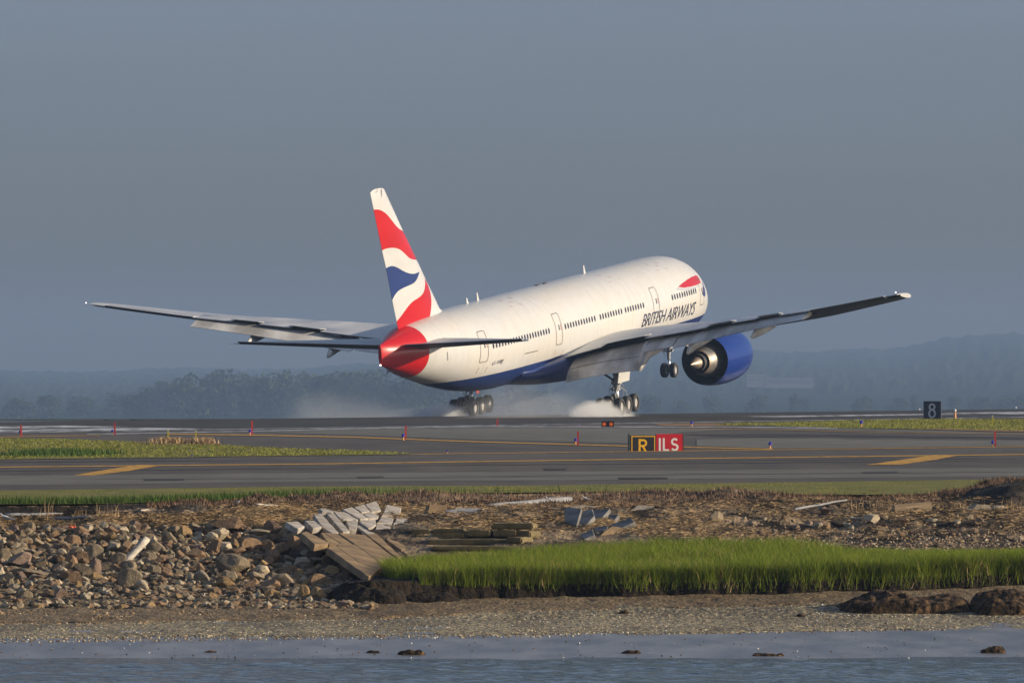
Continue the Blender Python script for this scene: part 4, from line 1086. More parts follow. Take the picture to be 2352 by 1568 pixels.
# marsh: a peat bench with a ragged front, grass on top
MF = [(700, 1384), (760, 1382), (850, 1386), (1000, 1379), (1200, 1373), (1400, 1373), (1600, 1369), (1900, 1363), (2100, 1357), (2352, 1349), (2500, 1345)]
MBk = [(700, 1372), (760, 1362), (850, 1330), (900, 1322), (1000, 1308), (1100, 1299), (1250, 1286), (1500, 1272), (1800, 1270), (1880, 1278), (1960, 1296), (2100, 1302), (2352, 1304), (2500, 1304)]
def foot(u, v):
    p = ground(u, v); return p.x, p.y
us = np.arange(700, 2500, 4.0); NV = 40
def bench_h(u): return float(np.interp(u, [700, 740, 800, 860, 1000, 2600], [0.0, .12, .42, .50, .42, .40]))
MV = []; TOP = []
for u in us:
    vf = np.interp(u, [p[0] for p in MF], [p[1] for p in MF]) + 2.5 * mnoise.noise(Vector((u * .008, 0, 0))) + .5 * mnoise.noise(Vector((u * .05, 4, 0)))
    pf = ground(u, vf); h = bench_h(u)
    vb = np.interp(u, [p[0] for p in MBk], [p[1] for p in MBk])
    pb = ground(u, vb)
    yb = max(pb.y, pf.y + 1.0); zb = float(Zg(pb.x, yb)) + .05
    xk = (u - 1176) / FPX
    for j in range(NV):
        if j < 8:       # front face
            f = j / 7; y = pf.y + .02 + .16 * f + .02 * mnoise.noise(Vector((u * .02, f * 2, 1))); z = float(Zg(xk * y, y)) - .05 + (h + .05) * f ** .7
        else:
            f = (j - 7) / (NV - 8); y = pf.y + .2 + (yb - pf.y - .2) * f
            z0 = float(Zg(pf.x, pf.y)) + h; z1 = max(zb, z0 + .02) if h > .2 else zb; z = z0 + (z1 - z0) * f + .05 * mnoise.noise(Vector((u * .03, y * .5, 2)))
        MV.append((xk * y, y, z))
n = len(us)
Fc = [(i * NV + j, (i + 1) * NV + j, (i + 1) * NV + j + 1, i * NV + j + 1) for i in range(n - 1) for j in range(NV - 1)]
tag(mesh('marsh_bench', MV, Fc, M['peat'], None, False), kind='structure')
MVa = np.array(MV).reshape(n, NV, 3)
nb = 190000; ri = r_.uniform(0, n - 1.01, nb); rj = 4.5 + (NV - 1.01 - 4.5) * r_.random(nb) ** 1.15
i0 = ri.astype(int); j0 = rj.astype(int); fi = (ri - i0)[:, None]; fj = (rj - j0)[:, None]
R0 = (MVa[i0, j0] * (1 - fi) + MVa[i0 + 1, j0] * fi) * (1 - fj) + (MVa[i0, j0 + 1] * (1 - fi) + MVa[i0 + 1, j0 + 1] * fi) * fj
uu = us[i0]
keep = (uu > 862) & ((j0 > 8) | (r_.random(nb) < .8)) & ((uu > 960) | (r_.random(nb) < .7) & (rj > 16)) & (fbm(R0[:, 0] * 1.2, R0[:, 1] * .7, 3) > -.28)
R0 = R0[keep]
nf = 2500; ri = r_.uniform((862 - us[0]) / 4, n - 1.01, nf); i0 = ri.astype(int); fi = (ri - i0)[:, None]; j0 = r_.integers(1, 7, nf)
RF = MVa[i0, j0] * (1 - fi) + MVa[i0 + 1, j0] * fi; RF[:, 1] -= .03
R0 = np.concatenate([R0, RF])
u0_ = 1176 + R0[:, 0] * FPX / R0[:, 1]; v0_ = HOR + (CAM_H - R0[:, 2]) * FPX / R0[:, 1]
vl_ = np.interp(u0_, [860, 900, 960, 1100, 1300, 1600, 2352], [1318, 1332, 1342, 1352, 1360, 1362, 1350]) + 14 * fbm(u0_ * .02, u0_ * 0 + 2, 3)
R0 = R0[v0_ < vl_]
dens_ = fbm(R0[:, 0] * .8, R0[:, 1] * .5, 3); R0 = R0[r_.random(len(R0)) < np.clip(1.0 + dens_ * 2.2, .25, 1)]
hmul = 1.0 + .5 * fbm(R0[:, 0] * .7, R0[:, 1] * .4, 3)
dead_ = r_.random(len(R0)) < .05 + .12 * (fbm(R0[:, 0] * 1.5, R0[:, 1], 3) > .12)
blades('dead_marsh_stems', R0[dead_], .34, .011, .9, M['straw'], 22)
R0 = R0[~dead_]; hmul = hmul[~dead_]
blades('marsh_grass', R0, .36 * hmul, .011, .85, M['marsh'], 21)
# ------------------------------------------------------------------ rocks
def rock_mesh(name, seed, sub=3, nclip=11, flat_=1.0):
    r = random.Random(seed); bm = bmesh.new(); bmesh.ops.create_icosphere(bm, subdivisions=sub, radius=1)
    pl = []
    for _ in range(nclip):
        d = Vector((r.gauss(0, 1), r.gauss(0, 1), r.gauss(0, 1))).normalized(); pl.append((d, r.uniform(.46, .80)))
    for v in bm.verts:
        for d, k in pl:
            e = v.co.dot(d) - k
            if e > 0: v.co -= d * e * .96
        v.co *= 1 + .05 * mnoise.noise(v.co * 2.3 + Vector((seed, 0, 0))) + .02 * mnoise.noise(v.co * 7 + Vector((seed, 3, 0)))
        v.co.z *= flat_; v.co *= 1.12
    me = bpy.data.meshes.new(name); bm.to_mesh(me); bm.free(); return me
RKC = ['rock_grey', 'rock_brown', 'rock_ochre', 'rock_dark', 'rock_pale', 'rock_pink']
RM = {}
for c in RKC:
    RM[c] = []
    for k in range(5):
        me = rock_mesh('rock', 31 * RKC.index(c) + k, 4, 9 + k, 1.0); me.materials.append(M[c]); RM[c].append(me)
def place_rock(u, v, wpx, hpx, col, rnd, name='boulder'):
    """rock whose outline is wpx x hpx around (u, v) in the frame"""
    base_ = ground(u, v + hpx * .38); d = base_.y; wm = wpx * d / FPX; hm = hpx * d / FPX
    o = bpy.data.objects.new(name, RM[col][rnd.randrange(5)]); COL.objects.link(o)
    o.scale = (wm * .60, (wm + hm) * .29, hm * .62)
    o.location = at_y(u, v, d - .05); o.rotation_euler = (0, rnd.uniform(-.15, .15), rnd.choice([0, math.pi]) + rnd.uniform(-.25, .25))
    return o
Z1 = [(350,410,120,115,'grey'),(560,410,115,90,'pale'),(715,462,200,80,'grey'),(985,462,200,105,'brown'),(1070,420,90,85,'pale'),(880,580,200,125,'brown'),(415,540,105,75,'ochre'),(460,592,125,115,'grey'),(572,568,95,66,'ochre'),
 (240,812,345,190,'pink'),(470,862,120,130,'dark'),(430,962,430,100,'grey'),(90,1032,165,145,'grey'),(810,992,145,160,'brown'),(990,962,210,205,'dark'),(1132,890,155,225,'pink'),(850,822,200,135,'brown'),(1142,742,200,195,'grey'),
 (1382,652,165,135,'pale'),(1075,632,135,66,'ochre'),(1545,655,150,140,'brown'),(1882,655,205,165,'grey'),(1565,1050,270,225,'grey'),(1262,890,165,135,'dark'),(2170,762,145,125,'brown'),(2275,745,135,105,'ochre'),
 (210,1092,85,95,'ochre'),(940,1112,85,95,'ochre'),(692,902,95,95,'pink'),(45,922,95,85,'grey'),(1722,812,125,66,'grey'),(1912,912,66,85,'ochre'),(1462,872,185,85,'brown'),(1592,942,85,60,'pink'),(2062,642,85,66,'brown'),
 (1352,522,175,95,'ochre'),(1600,412,66,55,'pale'),(1832,542,75,75,'grey'),(80,490,90,60,'ochre'),(2020,600,100,80,'brown'),(1240,1160,130,70,'grey'),(180,640,110,60,'grey'),(640,1000,110,80,'brown'),(1390,980,120,90,'dark')]
Z2 = [(190,745,215,130,'brown'),(640,885,385,235,'grey'),(432,655,175,160,'brown'),(652,712,245,130,'brown'),(660,622,145,125,'ochre'),(772,577,115,95,'ochre'),(862,632,275,150,'brown'),(480,505,235,175,'pale'),
 (610,385,380,140,'brown'),(950,470,330,75,'pale'),(1132,402,185,125,'pink'),(1162,762,225,145,'brown'),(950,1012,185,155,'grey'),(1292,1072,265,165,'grey'),(1680,1072,225,160,'brown'),(1665,1230,225,165,'ochre'),
 (1500,1212,135,175,'ochre'),(540,1082,245,135,'ochre'),(1102,1110,205,125,'brown'),(1492,832,175,135,'pale'),(1542,722,115,85,'pale'),(1392,592,115,220,'brown'),(1282,672,165,145,'brown'),(1342,792,145,95,'grey'),(1690,702,235,150,'brown'),
 (1700,812,235,110,'grey'),(1850,952,165,125,'ochre'),(1562,1092,155,105,'ochre'),(860,1122,165,95,'brown'),(680,1142,155,50,'ochre'),(980,1192,85,50,'ochre'),(350,1100,125,66,'grey'),(1942,852,75,66,'ochre'),(282,932,145,145,'brown'),
 (942,792,95,95,'brown'),(850,822,95,110,'brown'),(1800,1052,105,125,'pink'),(1452,972,105,105,'ochre'),(1582,962,115,85,'brown'),(80,920,90,70,'pale'),(120,830,150,80,'dark'),(1240,870,100,70,'grey'),(1310,960,110,70,'brown'),(250,640,120,90,'pink'),(1930,1150,90,60,'grey')]
R3 = [(2515, 1683, 'x')]
traced = [((x / 3.92) * .74572, (1520 + y / 3.92) * .74572, w_ / 3.92 * .74572, h / 3.92 * .74572, c) for x, y, w_, h, c in Z1]
traced += [((550 + x / 3.92) * .74572, (1520 + y / 3.92) * .74572, w_ / 3.92 * .74572, h / 3.92 * .74572, c) for x, y, w_, h, c in Z2]
nl = len(traced)
def Z5(x, y): return ((2400 + x / 3.12) * .74572, (1480 + y / 3.12) * .74572)
def Z4(x, y): return ((1300 + x / 2.94) * .74572, (1500 + y / 2.94) * .74572)
RT = []
for x, y, w_, h, c, lb in [(570, 412, 140, 70, 'dark', 'dark grey rounded rock in straw on the right bank, left of the pale square block'), (160, 445, 75, 70, 'pink', 'pink pointed rock on the right bank above the marsh grass'),
   (275, 410, 70, 50, 'pink', 'small pink rock beside the dark rounded rock on the right bank'), (385, 425, 70, 50, 'pale', 'small pale rock half in straw left of the dark rounded rock'), (455, 435, 90, 60, 'brown', 'brown rock touching the left side of the dark rounded rock'),
   (430, 280, 110, 60, 'pink', 'orange-pink rock under the long grey pole on the right bank'), (885, 370, 130, 90, 'pale', 'pale square block in the wrack on the right bank'), (1180, 380, 110, 60, 'brown', 'brown rock in the wrack below the pale timber'),
   (1830, 360, 70, 60, 'grey', 'small grey rock below the flat pale boulder near the right edge'), (1940, 375, 70, 45, 'pink', 'pinkish stone near the right edge below the white boulder'), (1940, 255, 230, 60, 'pale', 'flat pale brown boulder near the right edge of the bank'),
   (2110, 265, 125, 50, 'pale', 'white rounded boulder near the right edge of the bank'), (1470, 380, 90, 30, 'pale', 'flat pale stone in the middle of the right bank'), (1310, 405, 60, 30, 'grey', 'small pale grey stone in the middle of the right bank'), (1530, 620, 80, 40, 'dark', 'dark stone on the gravel strip above the right end of the marsh grass')]:
    u, v = Z5(x, y); RT.append((u, v, w_ / 3.12 * .74572, h / 3.12 * .74572, c, lb))
for x, y, w_, h, c, lb in [(1000, 1, 1, 1, 'x', '')]: pass
u, v = ((2054 + 320 / 2.138) * .74572, (1200 + 840 / 2.138) * .74572); RT.append((u, v, 85 / 2.138 * .74572, 60 / 2.138 * .74572, 'grey', 'grey-green rounded boulder in straw on the bank, right of the fallen grey slabs'))
rows = sorted(range(nl), key=lambda i: traced[i][1])
NR = 9; per = math.ceil(nl / NR); rnk = {}
ORD = ['first', 'second', 'third', 'fourth', 'fifth', 'sixth', 'seventh', 'eighth', 'ninth', 'tenth', 'eleventh', 'twelfth']
for k in range(NR):
    for j, i in enumerate(sorted(rows[k * per:(k + 1) * per], key=lambda i: traced[i][0])): rnk[i] = (k, j)
CN = {'grey': 'grey', 'pale': 'pale', 'brown': 'brown', 'ochre': 'ochre', 'dark': 'dark grey', 'pink': 'pinkish brown'}
rr = random.Random(4)
special = {9: 'big speckled pinkish boulder at the far left of the rubble slope', 11: 'long low grey boulder under the big speckled one at the far left', 45: 'biggest boulder of the slope, broad rounded grey block', 59: 'square ochre boulder at the foot of the slope beside the dark marsh end',
           60: 'narrow upright ochre boulder leaning on the square ochre one at the slope foot', 52: 'wide flat brown rock at the top of the rubble, left of the pale slabs', 65: 'tall brown boulder standing just left of the stained ramp slabs', 22: 'grey diamond-shaped boulder at the foot of the slope below the pale pole', 14: 'rounded nearly black boulder low on the left slope', 15: 'tilted pinkish flat stone leaning beside the nearly black boulder', 18: 'pale encrusted boulder just left of the pale pole'}
for i, (u, v, w_, h, c) in enumerate(traced):
    o = place_rock(u, v, w_, h, 'rock_' + c, rr)
    size = 'large' if w_ > 38 else ('mid-sized' if w_ > 22 else 'small')
    k, j = rnk[i]
    lb = special.get(i) or f'{size} {CN[c]} boulder, {ORD[j]} boulder from the left in the {ORD[k]} row of the slope'
    tag(o, lb, 'boulder', 'boulders of the rubble slope')
for (u, v, w_, h, c, lb) in RT:
    tag(place_rock(u, v, w_, h, 'rock_' + c, rr), lb, 'boulder', 'stones on the right bank')
# fill rocks
def zone(u): return 'left end' if u < 260 else ('middle' if u < 520 else 'right end')
FILL = []; cnt = 0
while cnt < 190:
    u = rr.uniform(-40, 800); v = rr.uniform(1206, 1372)
    if u > 640 and v < 1290: continue
    if u > 560 and v < 1230: continue
    if v > 1350 and rr.random() < .5: continue
    w_ = rr.choice([13, 16, 19, 22, 26, 31]); h = w_ * rr.uniform(.55, .95)
    if any(abs(u - a) < b * .4 and abs(v - c_) < d_ * .4 for a, c_, b, d_, _ in traced): continue
    col = rr.choices(['grey', 'brown', 'ochre', 'dark', 'pale', 'pink'], [4, 4, 1.5, 2, 2, 1.5])[0]
    o = place_rock(u, v, w_, h, 'rock_' + col, rr, 'stone'); cnt += 1
    FILL.append((o, u, v, CN[col]))
def name_fill(F_, vals, where, grp):
    F_ = sorted(F_, key=lambda q: q[2]); n = len(F_); nb_ = 6; per_ = math.ceil(n / nb_)
    NTH = ORD + ['thirteenth', 'fourteenth', 'fifteenth', 'sixteenth', 'seventeenth', 'eighteenth', 'nineteenth', 'twentieth']
    for k in range(nb_):
        seen = {}
        for o, u, v, c in sorted(F_[k * per_:(k + 1) * per_], key=lambda q: q[1]):
            j = seen.get(c, 0); seen[c] = j + 1
            tag(o, f'small {c} stone, {NTH[j]} {c.split()[0]} one from left in {vals[k]} strip of the {where}', 'stone', grp)
BANDS = ['topmost', 'second', 'third', 'fourth', 'fifth', 'lowest']
name_fill(FILL, BANDS, 'rubble slope', 'small stones wedged among the boulders')
FILL = []; cnt = 0
while cnt < 60:
    u = rr.uniform(1500, 2380); v = rr.uniform(1185, 1245)
    w_ = rr.uniform(6, 15); h = w_ * rr.uniform(.5, .8)
    if u < 1700 and v < 1215: continue
    col = rr.choices(['grey', 'brown', 'pink', 'pale'], [2, 2, 2, 2])[0]
    zn = 'left part' if u < 1800 else ('middle part' if u < 2090 else 'right part')
    o = place_rock(u, v, w_, h, 'rock_' + col, rr, 'stone'); cnt += 1
    FILL.append((o, u, v, CN[col]))
name_fill([q for q in FILL], BANDS, 'right bank', 'small stones in the wrack of the right bank')
# pebbles and rubble too many to count
def pebbles(name, n, uf, vf, size, mats, wts, seed, sink=.3):
    r = np.random.default_rng(seed); ico = bmesh.new(); bmesh.ops.create_icosphere(ico, subdivisions=1, radius=1); iv = np.array([v.co[:] for v in ico.verts]); ifc = np.array([[v.index for v in f.verts] for f in ico.faces]); ico.free()
    u = uf(r, n); v = vf(r, n, u)
    P_ = ground_many(u, v)
    s = size * (.45 + r.random(n) ** 2 * 1.6)
    T = iv[ifc]                                # (20,3,3)
    jit = 1 + r.uniform(-.3, .3, (n, len(iv)))
    Vv = iv[None] * jit[..., None] * (s[:, None, None] * np.stack([r.uniform(.8, 1.4, n), r.uniform(.7, 1.1, n), r.uniform(.5, .85, n)], -1)[:, None, :])
    a = r.uniform(0, 6.28, n); c, sn = np.cos(a)[:, None], np.sin(a)[:, None]
    X = Vv[..., 0] * c - Vv[..., 1] * sn; Y = Vv[..., 0] * sn + Vv[..., 1] * c
    Vv = np.stack([X, Y, Vv[..., 2]], -1) + P_[:, None, :] + np.array([0, 0, 1]) * (s * (.6 - sink))[:, None, None]
    tri = Vv[:, ifc]                            # n,20,3,3
    mi = np.repeat(r.choice(len(mats), n, p=np.array(wts) / sum(wts)), len(ifc))
    o = fast_mesh(name, tri.reshape(-1, 3), 3, mats, midx=mi); o['kind'] = 'stuff'; return o
mats = [M['rock_grey'], M['rock_brown'], M['rock_ochre'], M['rock_dark'], M['rock_pale'], M['rock_pink']]
pebbles('rubble_stones', 7000, lambda r, n: r.uniform(-40, 860, n), lambda r, n, u: np.maximum(1212 + (u > 620) * 90, 0) + (1400 + (u > 600) * 0 - 1212 - (u > 620) * 90) * r.random(n) ** .8, .068, mats, [4, 4, 1, 3, 2, 1], 31)
pebbles('beach_pebbles', 5000, lambda r, n: r.uniform(-40, 760, n), lambda r, n, u: r.uniform(1372, 1436, n) - np.clip(u - 300, 0, 500) * .05, .022, mats, [3, 4, 1.5, 3, 1, 1], 32)
pebbles('right_gravel', 5200, lambda r, n: r.uniform(1560, 2400, n), lambda r, n, u: 1205 + 90 * r.random(n) ** .6, .024, mats, [3, 3, .5, 2, 2.5, 2], 33)
shell = [plain('pale_shell', (.55, .47, .3), .6), M['rock_brown'], M['rock_grey'], plain('white_shell', (.75, .72, .65), .5)]
pebbles('shell_litter', 16000, lambda r, n: r.uniform(-40, 2400, n), lambda r, n, u: np.interp(u, [0, 1176, 2352], [1452, 1440, 1420]) + (r.random(n) - .62) * 62, .014, shell, [4, 4, 3, .5], 34)
pebbles('weed_line', 6000, lambda r, n: r.uniform(-40, 2400, n), lambda r, n, u: np.interp(u, [0, 1176, 1700, 2352], [1453, 1447, 1434, 1417]) + r.normal(0, 3.2, n) + 4 * np.sin(u * .01), .010, shell, [5, 4, 1, .15], 35)
pebbles('mud_specks', 420, lambda r, n: r.uniform(-40, 2400, n), lambda r, n, u: r.uniform(1460, 1512, n), .012, [M['rock_dark'], M['rock_brown'], shell[3]], [4, 3, 1], 36)

# ------------------------------------------------------------------ granite blocks of the broken seawall
def slab(px, nrm, th, mat, name, lift=.1, at=None):
    N = Vector(nrm).normalized()
    cu = sum(p[0] for p in px) / len(px); cv = sum(p[1] for p in px) / len(px)
    q_ = []
    for i in range(len(px)):
        a_, b_ = px[i], px[(i + 1) % len(px)]; L_ = math.hypot(b_[0] - a_[0], b_[1] - a_[1]); n_ = max(2, int(L_ / 9))
        for k_ in range(n_):
            f_ = k_ / n_; j_ = 0.0 if k_ == 0 else 1.0
            q_.append((a_[0] + (b_[0] - a_[0]) * f_ + j_ * rr.uniform(-.8, .8), a_[1] + (b_[1] - a_[1]) * f_ + j_ * rr.uniform(-.6, .6)))
    px = [(cu + (u_ - cu) * 1.05, cv + (v_ - cv) * 1.05) for u_, v_ in q_]
    c = (ground(cu, cv + 2) if at is None else at) + Vector((0, 0, lift)); top = []
    o = Vector((0, 0, CAM_H))
    for u, v in px:
        r = ray(u, v); top.append(o + r * ((c - o).dot(N) / r.dot(N)))
    pl = top
    ar = sum((pl[i].x * pl[(i + 1) % len(pl)].y - pl[(i + 1) % len(pl)].x * pl[i].y) for i in range(len(pl)))
    if ar < 0: pl = pl[::-1]
    n = len(pl); cen = sum(pl, Vector()) / n
    V = [p - cen for p in pl] + [p - N * th - cen for p in pl]
    Fc = [tuple(range(n)), tuple(range(2 * n - 1, n - 1, -1))] + [(i, n + i, n + (i + 1) % n, (i + 1) % n) for i in range(n)]
    ob = mesh(name, V, Fc, mat, loc=cen)
    bm = bmesh.new(); bm.from_mesh(ob.data); bmesh.ops.recalc_face_normals(bm, faces=bm.faces)
    bmesh.ops.bevel(bm, geom=bm.edges[:], offset=.012, segments=1, affect='EDGES', profile=.6)
    bm.to_mesh(ob.data); bm.free(); return ob
Z3 = lambda l: [((850 + x / 4.276) * .74572, (1500 + y / 4.276) * .74572) for x, y in l]
def common_plane(uv_top, uv_bot, tilt, lift):
    A, B = ground(*uv_top), ground(*uv_bot); d_ = A - B; n_ = Vector((1, 0, tilt)).cross(d_).normalized()
    return tuple(n_), (A + B) / 2 + Vector((0, 0, lift))
NR_, CR_ = common_plane((880, 1165), (850, 1312), -.20, .30)
SL = [([(135,455),(290,450),(375,510),(290,545)], 'leftmost pale slab at the edge of the ramp, its dark left side showing'),
 ([(385,440),(510,440),(600,515),(490,540)], 'small pale slab second from the left at the edge of the ramp'),
 ([(505,362),(600,350),(820,590),(735,600),(610,520)], 'long narrow pale slab running down the left of the paving'),
 ([(570,280),(640,272),(760,310),(745,335),(610,312)], 'thin pale slab at the upper left corner of the paving'),
 ([(668,345),(768,342),(965,572),(880,582)], 'grey-streaked pale slab next to the long narrow one'),
 ([(768,315),(900,325),(1075,420),(1060,430),(840,402)], 'long pale slab with a dark left edge in the upper paving'),
 ([(888,290),(1000,262),(1215,402),(1110,417)], 'pale slab with its long dark left side in the upper middle of the paving'),
 ([(1038,260),(1165,224),(1235,310),(1130,328)], 'pale slab second from the top of the paving'),
 ([(1182,222),(1320,182),(1382,300),(1262,323)], 'topmost pale grey slab of the paving'),
 ([(1165,350),(1240,322),(1352,370),(1338,404),(1225,408)], 'small pale slab just below the topmost one'),
 ([(1465,230),(1648,268),(1608,380),(1398,370)], 'upright white slab at the upper right of the paving'),
 ([(1392,388),(1558,388),(1528,470),(1332,468)], 'pale slab under the upright white one'),
 ([(1592,384),(1773,390),(1748,490),(1572,455)], 'white slab at the right end of the paving'),
 ([(1122,432),(1308,432),(1318,490),(1222,538),(1122,472)], 'pale five-sided slab in the middle of the paving'),
 ([(922,427),(1078,427),(1073,500),(1058,558),(962,543)], 'pale slab with a scrap of blue litter beside it'),
 ([(1332,478),(1522,478),(1463,652),(1312,558)], 'large pale slab with straw on it, lower right of the paving'),
 ([(1552,462),(1746,497),(1702,618),(1542,578)], 'weathered slab below the white one at the right end'),
 ([(1092,492),(1160,512),(1325,618),(1205,618),(1072,522)], 'dirty pale slab wedged above the orange-stained planks')]
for px, lb in SL: tag(slab(Z3(px), NR_, .14, M['granite_pale'], 'granite_slab', rr.uniform(-.025, .025), CR_), lb, 'stone slab', 'pale slabs of the broken ramp')
PL = [([(338,602),(402,582),(688,722),(678,745),(512,745)], 'stained slab tilted over the rocks, leftmost of the lower ramp'),
 ([(595,600),(640,602),(848,737),(846,758),(702,740)], 'short stained slab beside the leftmost tilted one'),
 ([(645,600),(828,607),(1038,745),(852,735)], 'orange-stained slab at the top left of the long planks'),
 ([(692,802),(797,772),(1088,985),(1340,1062),(1216,1168)], 'lowest long slab along the left edge of the stained ramp'),
 ([(812,777),(870,747),(1058,760),(1258,905),(1445,1022),(1345,1060),(1097,983)], 'broad brown slab in the middle of the stained ramp'),
 ([(852,612),(1180,632),(1585,950),(1442,1018),(1262,902)], 'largest orange-brown slab of the stained ramp'),
 ([(1195,622),(1328,612),(1645,908),(1592,918)], 'long narrow orange-brown slab on the right of the stained ramp'),
 ([(1457,682),(1550,595),(1808,770),(1652,820)], 'tilted tan slab at the right of the ramp beside the dark hollow'),
 ([(1642,827),(1808,777),(1918,832),(1742,898)], 'dark wet slab end at the foot of the ramp, right side')]
for i, (px, lb) in enumerate(PL): tag(slab(Z3(px), NR_, .17, M['granite_tan'], 'granite_slab', rr.uniform(-.02, .02), CR_), lb, 'stone slab', 'stained slabs of the broken ramp')
NL_, CL_ = common_plane((1420, 1162), (1340, 1240), .12, .14)
Z4l = lambda l: [Z4(*p) for p in l]
for px, lb in [([(1285,202),(1322,182),(1440,192),(1398,345),(1292,300)], 'blue-grey shaded slab, leftmost of the fallen group on the right'),
 ([(1403,232),(1540,197),(1558,260),(1480,340),(1398,348)], 'shaded grey slab second from the left of the fallen group'),
 ([(1553,202),(1698,192),(1640,260),(1562,288)], 'shaded grey slab in the upper middle of the fallen group'),
 ([(1560,362),(1670,342),(1680,372),(1570,408)], 'small grey slab low in the fallen group'),
 ([(1700,342),(1888,277),(1922,312),(1800,370)], 'long grey slab leaning at the right of the fallen group'),
 ([(1690,252),(1780,242),(1740,310),(1692,298)], 'dark rounded slab between the grey leaning slabs'),
 ([(1440,420),(1540,380),(1560,430),(1470,470)], 'lowest shaded slab of the fallen group beside the grass')]:
    tag(slab(Z4l(px), (-.26, -.34, .9), .12, M['granite_shaded'], 'granite_slab', .10, ground(sum(p[0] for p in Z4l(px)) / len(px), max(p[1] for p in Z4l(px)))), lb, 'stone slab', 'grey slabs fallen on the right')
for px, nrm, mat, lb in [([(1290,180),(1440,160),(1575,167),(1550,188),(1330,184)], (0, -.15, .98), 'granite_pale', 'thin white slab lying flat on top of the fallen grey group'),
 ([(1892,205),(1960,162),(2153,167),(2072,223)], (.1, -.5, .85), 'granite_pale', 'white slab lying in the wrack at the upper right of the fallen group'),
 ([(1622,430),(1720,352),(1878,372),(1858,395),(1762,428)], (.3, -.5, .8), 'granite_tan', 'tan block at the foot of the fallen group, above the grass'),
 ([(70,150),(225,165),(205,268),(55,262)], (.35, -.85, .35), 'granite_tan', 'upright tan boulder block at the top of the bank, right of the paving'),
 ([(212,212),(340,187),(528,192),(645,212),(590,233),(300,235)], (.05, -.3, .95), 'granite_grey', 'flat pale grey slab right of the upright tan block'),
 ([(210,245),(330,235),(360,275),(290,280)], (.3, -.6, .7), 'rock_pink', 'small pinkish block below the flat pale grey slab')]:
    tag(slab(Z4l(px), nrm, .28, M[mat], 'granite_slab', .16), lb, 'stone slab')
# courses of long dressed stones
def course(x0, x1, yt_, yb_, yaw, lb, mat='granite_mossy', dy=0.0, dep=.5):
    (u0, v0), (u1, v1) = Z4(x0, yt_), Z4(x1, yb_)
    g = ground((u0 + u1) / 2, v1); d = min(g.y + .4, 217.0) + dy; a = at_y(u0, v0, d); b_ = at_y(u1, v1, d)
    L_ = (b_.x - a.x); h = a.z - b_.z; mb = MB(); mb.box((0, 0, 0), (L_ / 2 - .015, dep, h / 2 - .008))
    o = mb.build('dressed_stone', M[mat], loc=((a.x + b_.x) / 2, d + dep, (a.z + b_.z) / 2)); o.rotation_euler = (0, math.radians(rr.uniform(-1.2, .4)), math.radians(yaw))
    bm = bmesh.new(); bm.from_mesh(o.data); bmesh.ops.bevel(bm, geom=bm.edges[:], offset=.03, segments=2, affect='EDGES'); 
    bmesh.ops.subdivide_edges(bm, edges=[e for e in bm.edges if e.calc_length() > .4], cuts=6)
    for v in bm.verts: v.co += Vector((mnoise.noise(v.co * 3), mnoise.noise(v.co * 3 + Vector((5, 0, 0))), mnoise.noise(v.co * 4 + Vector((9, 0, 0))))) * .025
    bm.to_mesh(o.data); bm.free(); tag(o, lb, 'stone block', 'courses of long dressed stones'); return o
course(640, 1035, 325, 383, -7, 'longest stone of the top course, its right end in the sun', dy=.3)
course(95, 400, 375, 425, -4, 'straw-covered stone of the top course on the left', dy=.5)
course(650, 880, 388, 448, -6, 'middle stone of the second course')
course(890, 1035, 395, 462, -14, 'last stone of the second course with a bright end face')
course(100, 395, 412, 468, -3, 'left stone of the second course')
course(405, 635, 388, 448, -4, 'stone between the left and middle stones of the second course')
course(50, 790, 470, 528, -2, 'very long stone of the third course with a pale top edge', dy=-.4)
course(800, 965, 452, 512, -16, 'short stone at the end of the third course with an ochre end face', dy=-.5)
course(85, 890, 532, 575, -1, 'lowest stone of the stack, just above the marsh grass', 'granite_mossy', dy=-.6)
course(-100, 90, 380, 440, -3, 'dark stone at the left end of the courses beside the hollow', dy=.4)
course(-60, 80, 432, 478, -3, 'lower dark stone at the left end of the courses', dy=.1)

# ------------------------------------------------------------------ driftwood, sticks, litter
def pole(p0, p1, r0, r1, mat, name, lb, cat, lift=.04, n=7, bend=.0):
    a, b_ = ground(*p0), ground(*p1); a = a + Vector((0, 0, lift)); b_ = b_ + Vector((0, 0, lift))
    mb = MB(); c = (a + b_) / 2; pts = []
    for k in range(6):
        f = k / 5; q = a.lerp(b_, f) - c; q.z += bend * math.sin(math.pi * f) + .008 * math.sin(k * 2.1); pts.append(q)
    mb.tube(pts, [r0 + (r1 - r0) * k / 5 for k in range(6)], n); o = mb.build(name, M[mat], None, True, loc=c); return tag(o, lb, cat)
def pole_up(p0, p1, r0, r1, mat, name, lb, cat):
    """a pole leaning up: foot on the ground at p0, top seen at p1 at nearly the same distance"""
    a = ground(*p0); b_ = at_y(p1[0], p1[1], a.y + .5); mb = MB(); c = (a + b_) / 2
    mb.tube([a.lerp(b_, k / 4) - c for k in range(5)], [r0 + (r1 - r0) * k / 4 for k in range(5)], 12); return tag(mb.build(name, M[mat], None, True, loc=c), lb, cat)
z1 = lambda x, y: (x / 3.92 * .74572, (1520 + y / 3.92) * .74572)
z2 = lambda x, y: ((550 + x / 3.92) * .74572, (1520 + y / 3.92) * .74572)
pp = pole_up(z1(1490, 850), z1(1775, 545), .075, .085, 'driftwood', 'driftwood_log', 'pale bleached log leaning across the boulders', 'driftwood')
pole(z1(70, 275), z1(760, 262), .045, .03, 'greywood', 'grey_plank', 'long grey plank lying along the foot of the dark bank at far left', 'plank')
pole(z1(600, 322), z1(1130, 298), .04, .03, 'greywood', 'grey_plank', 'shorter grey plank right of the dry stalks at far left', 'plank')
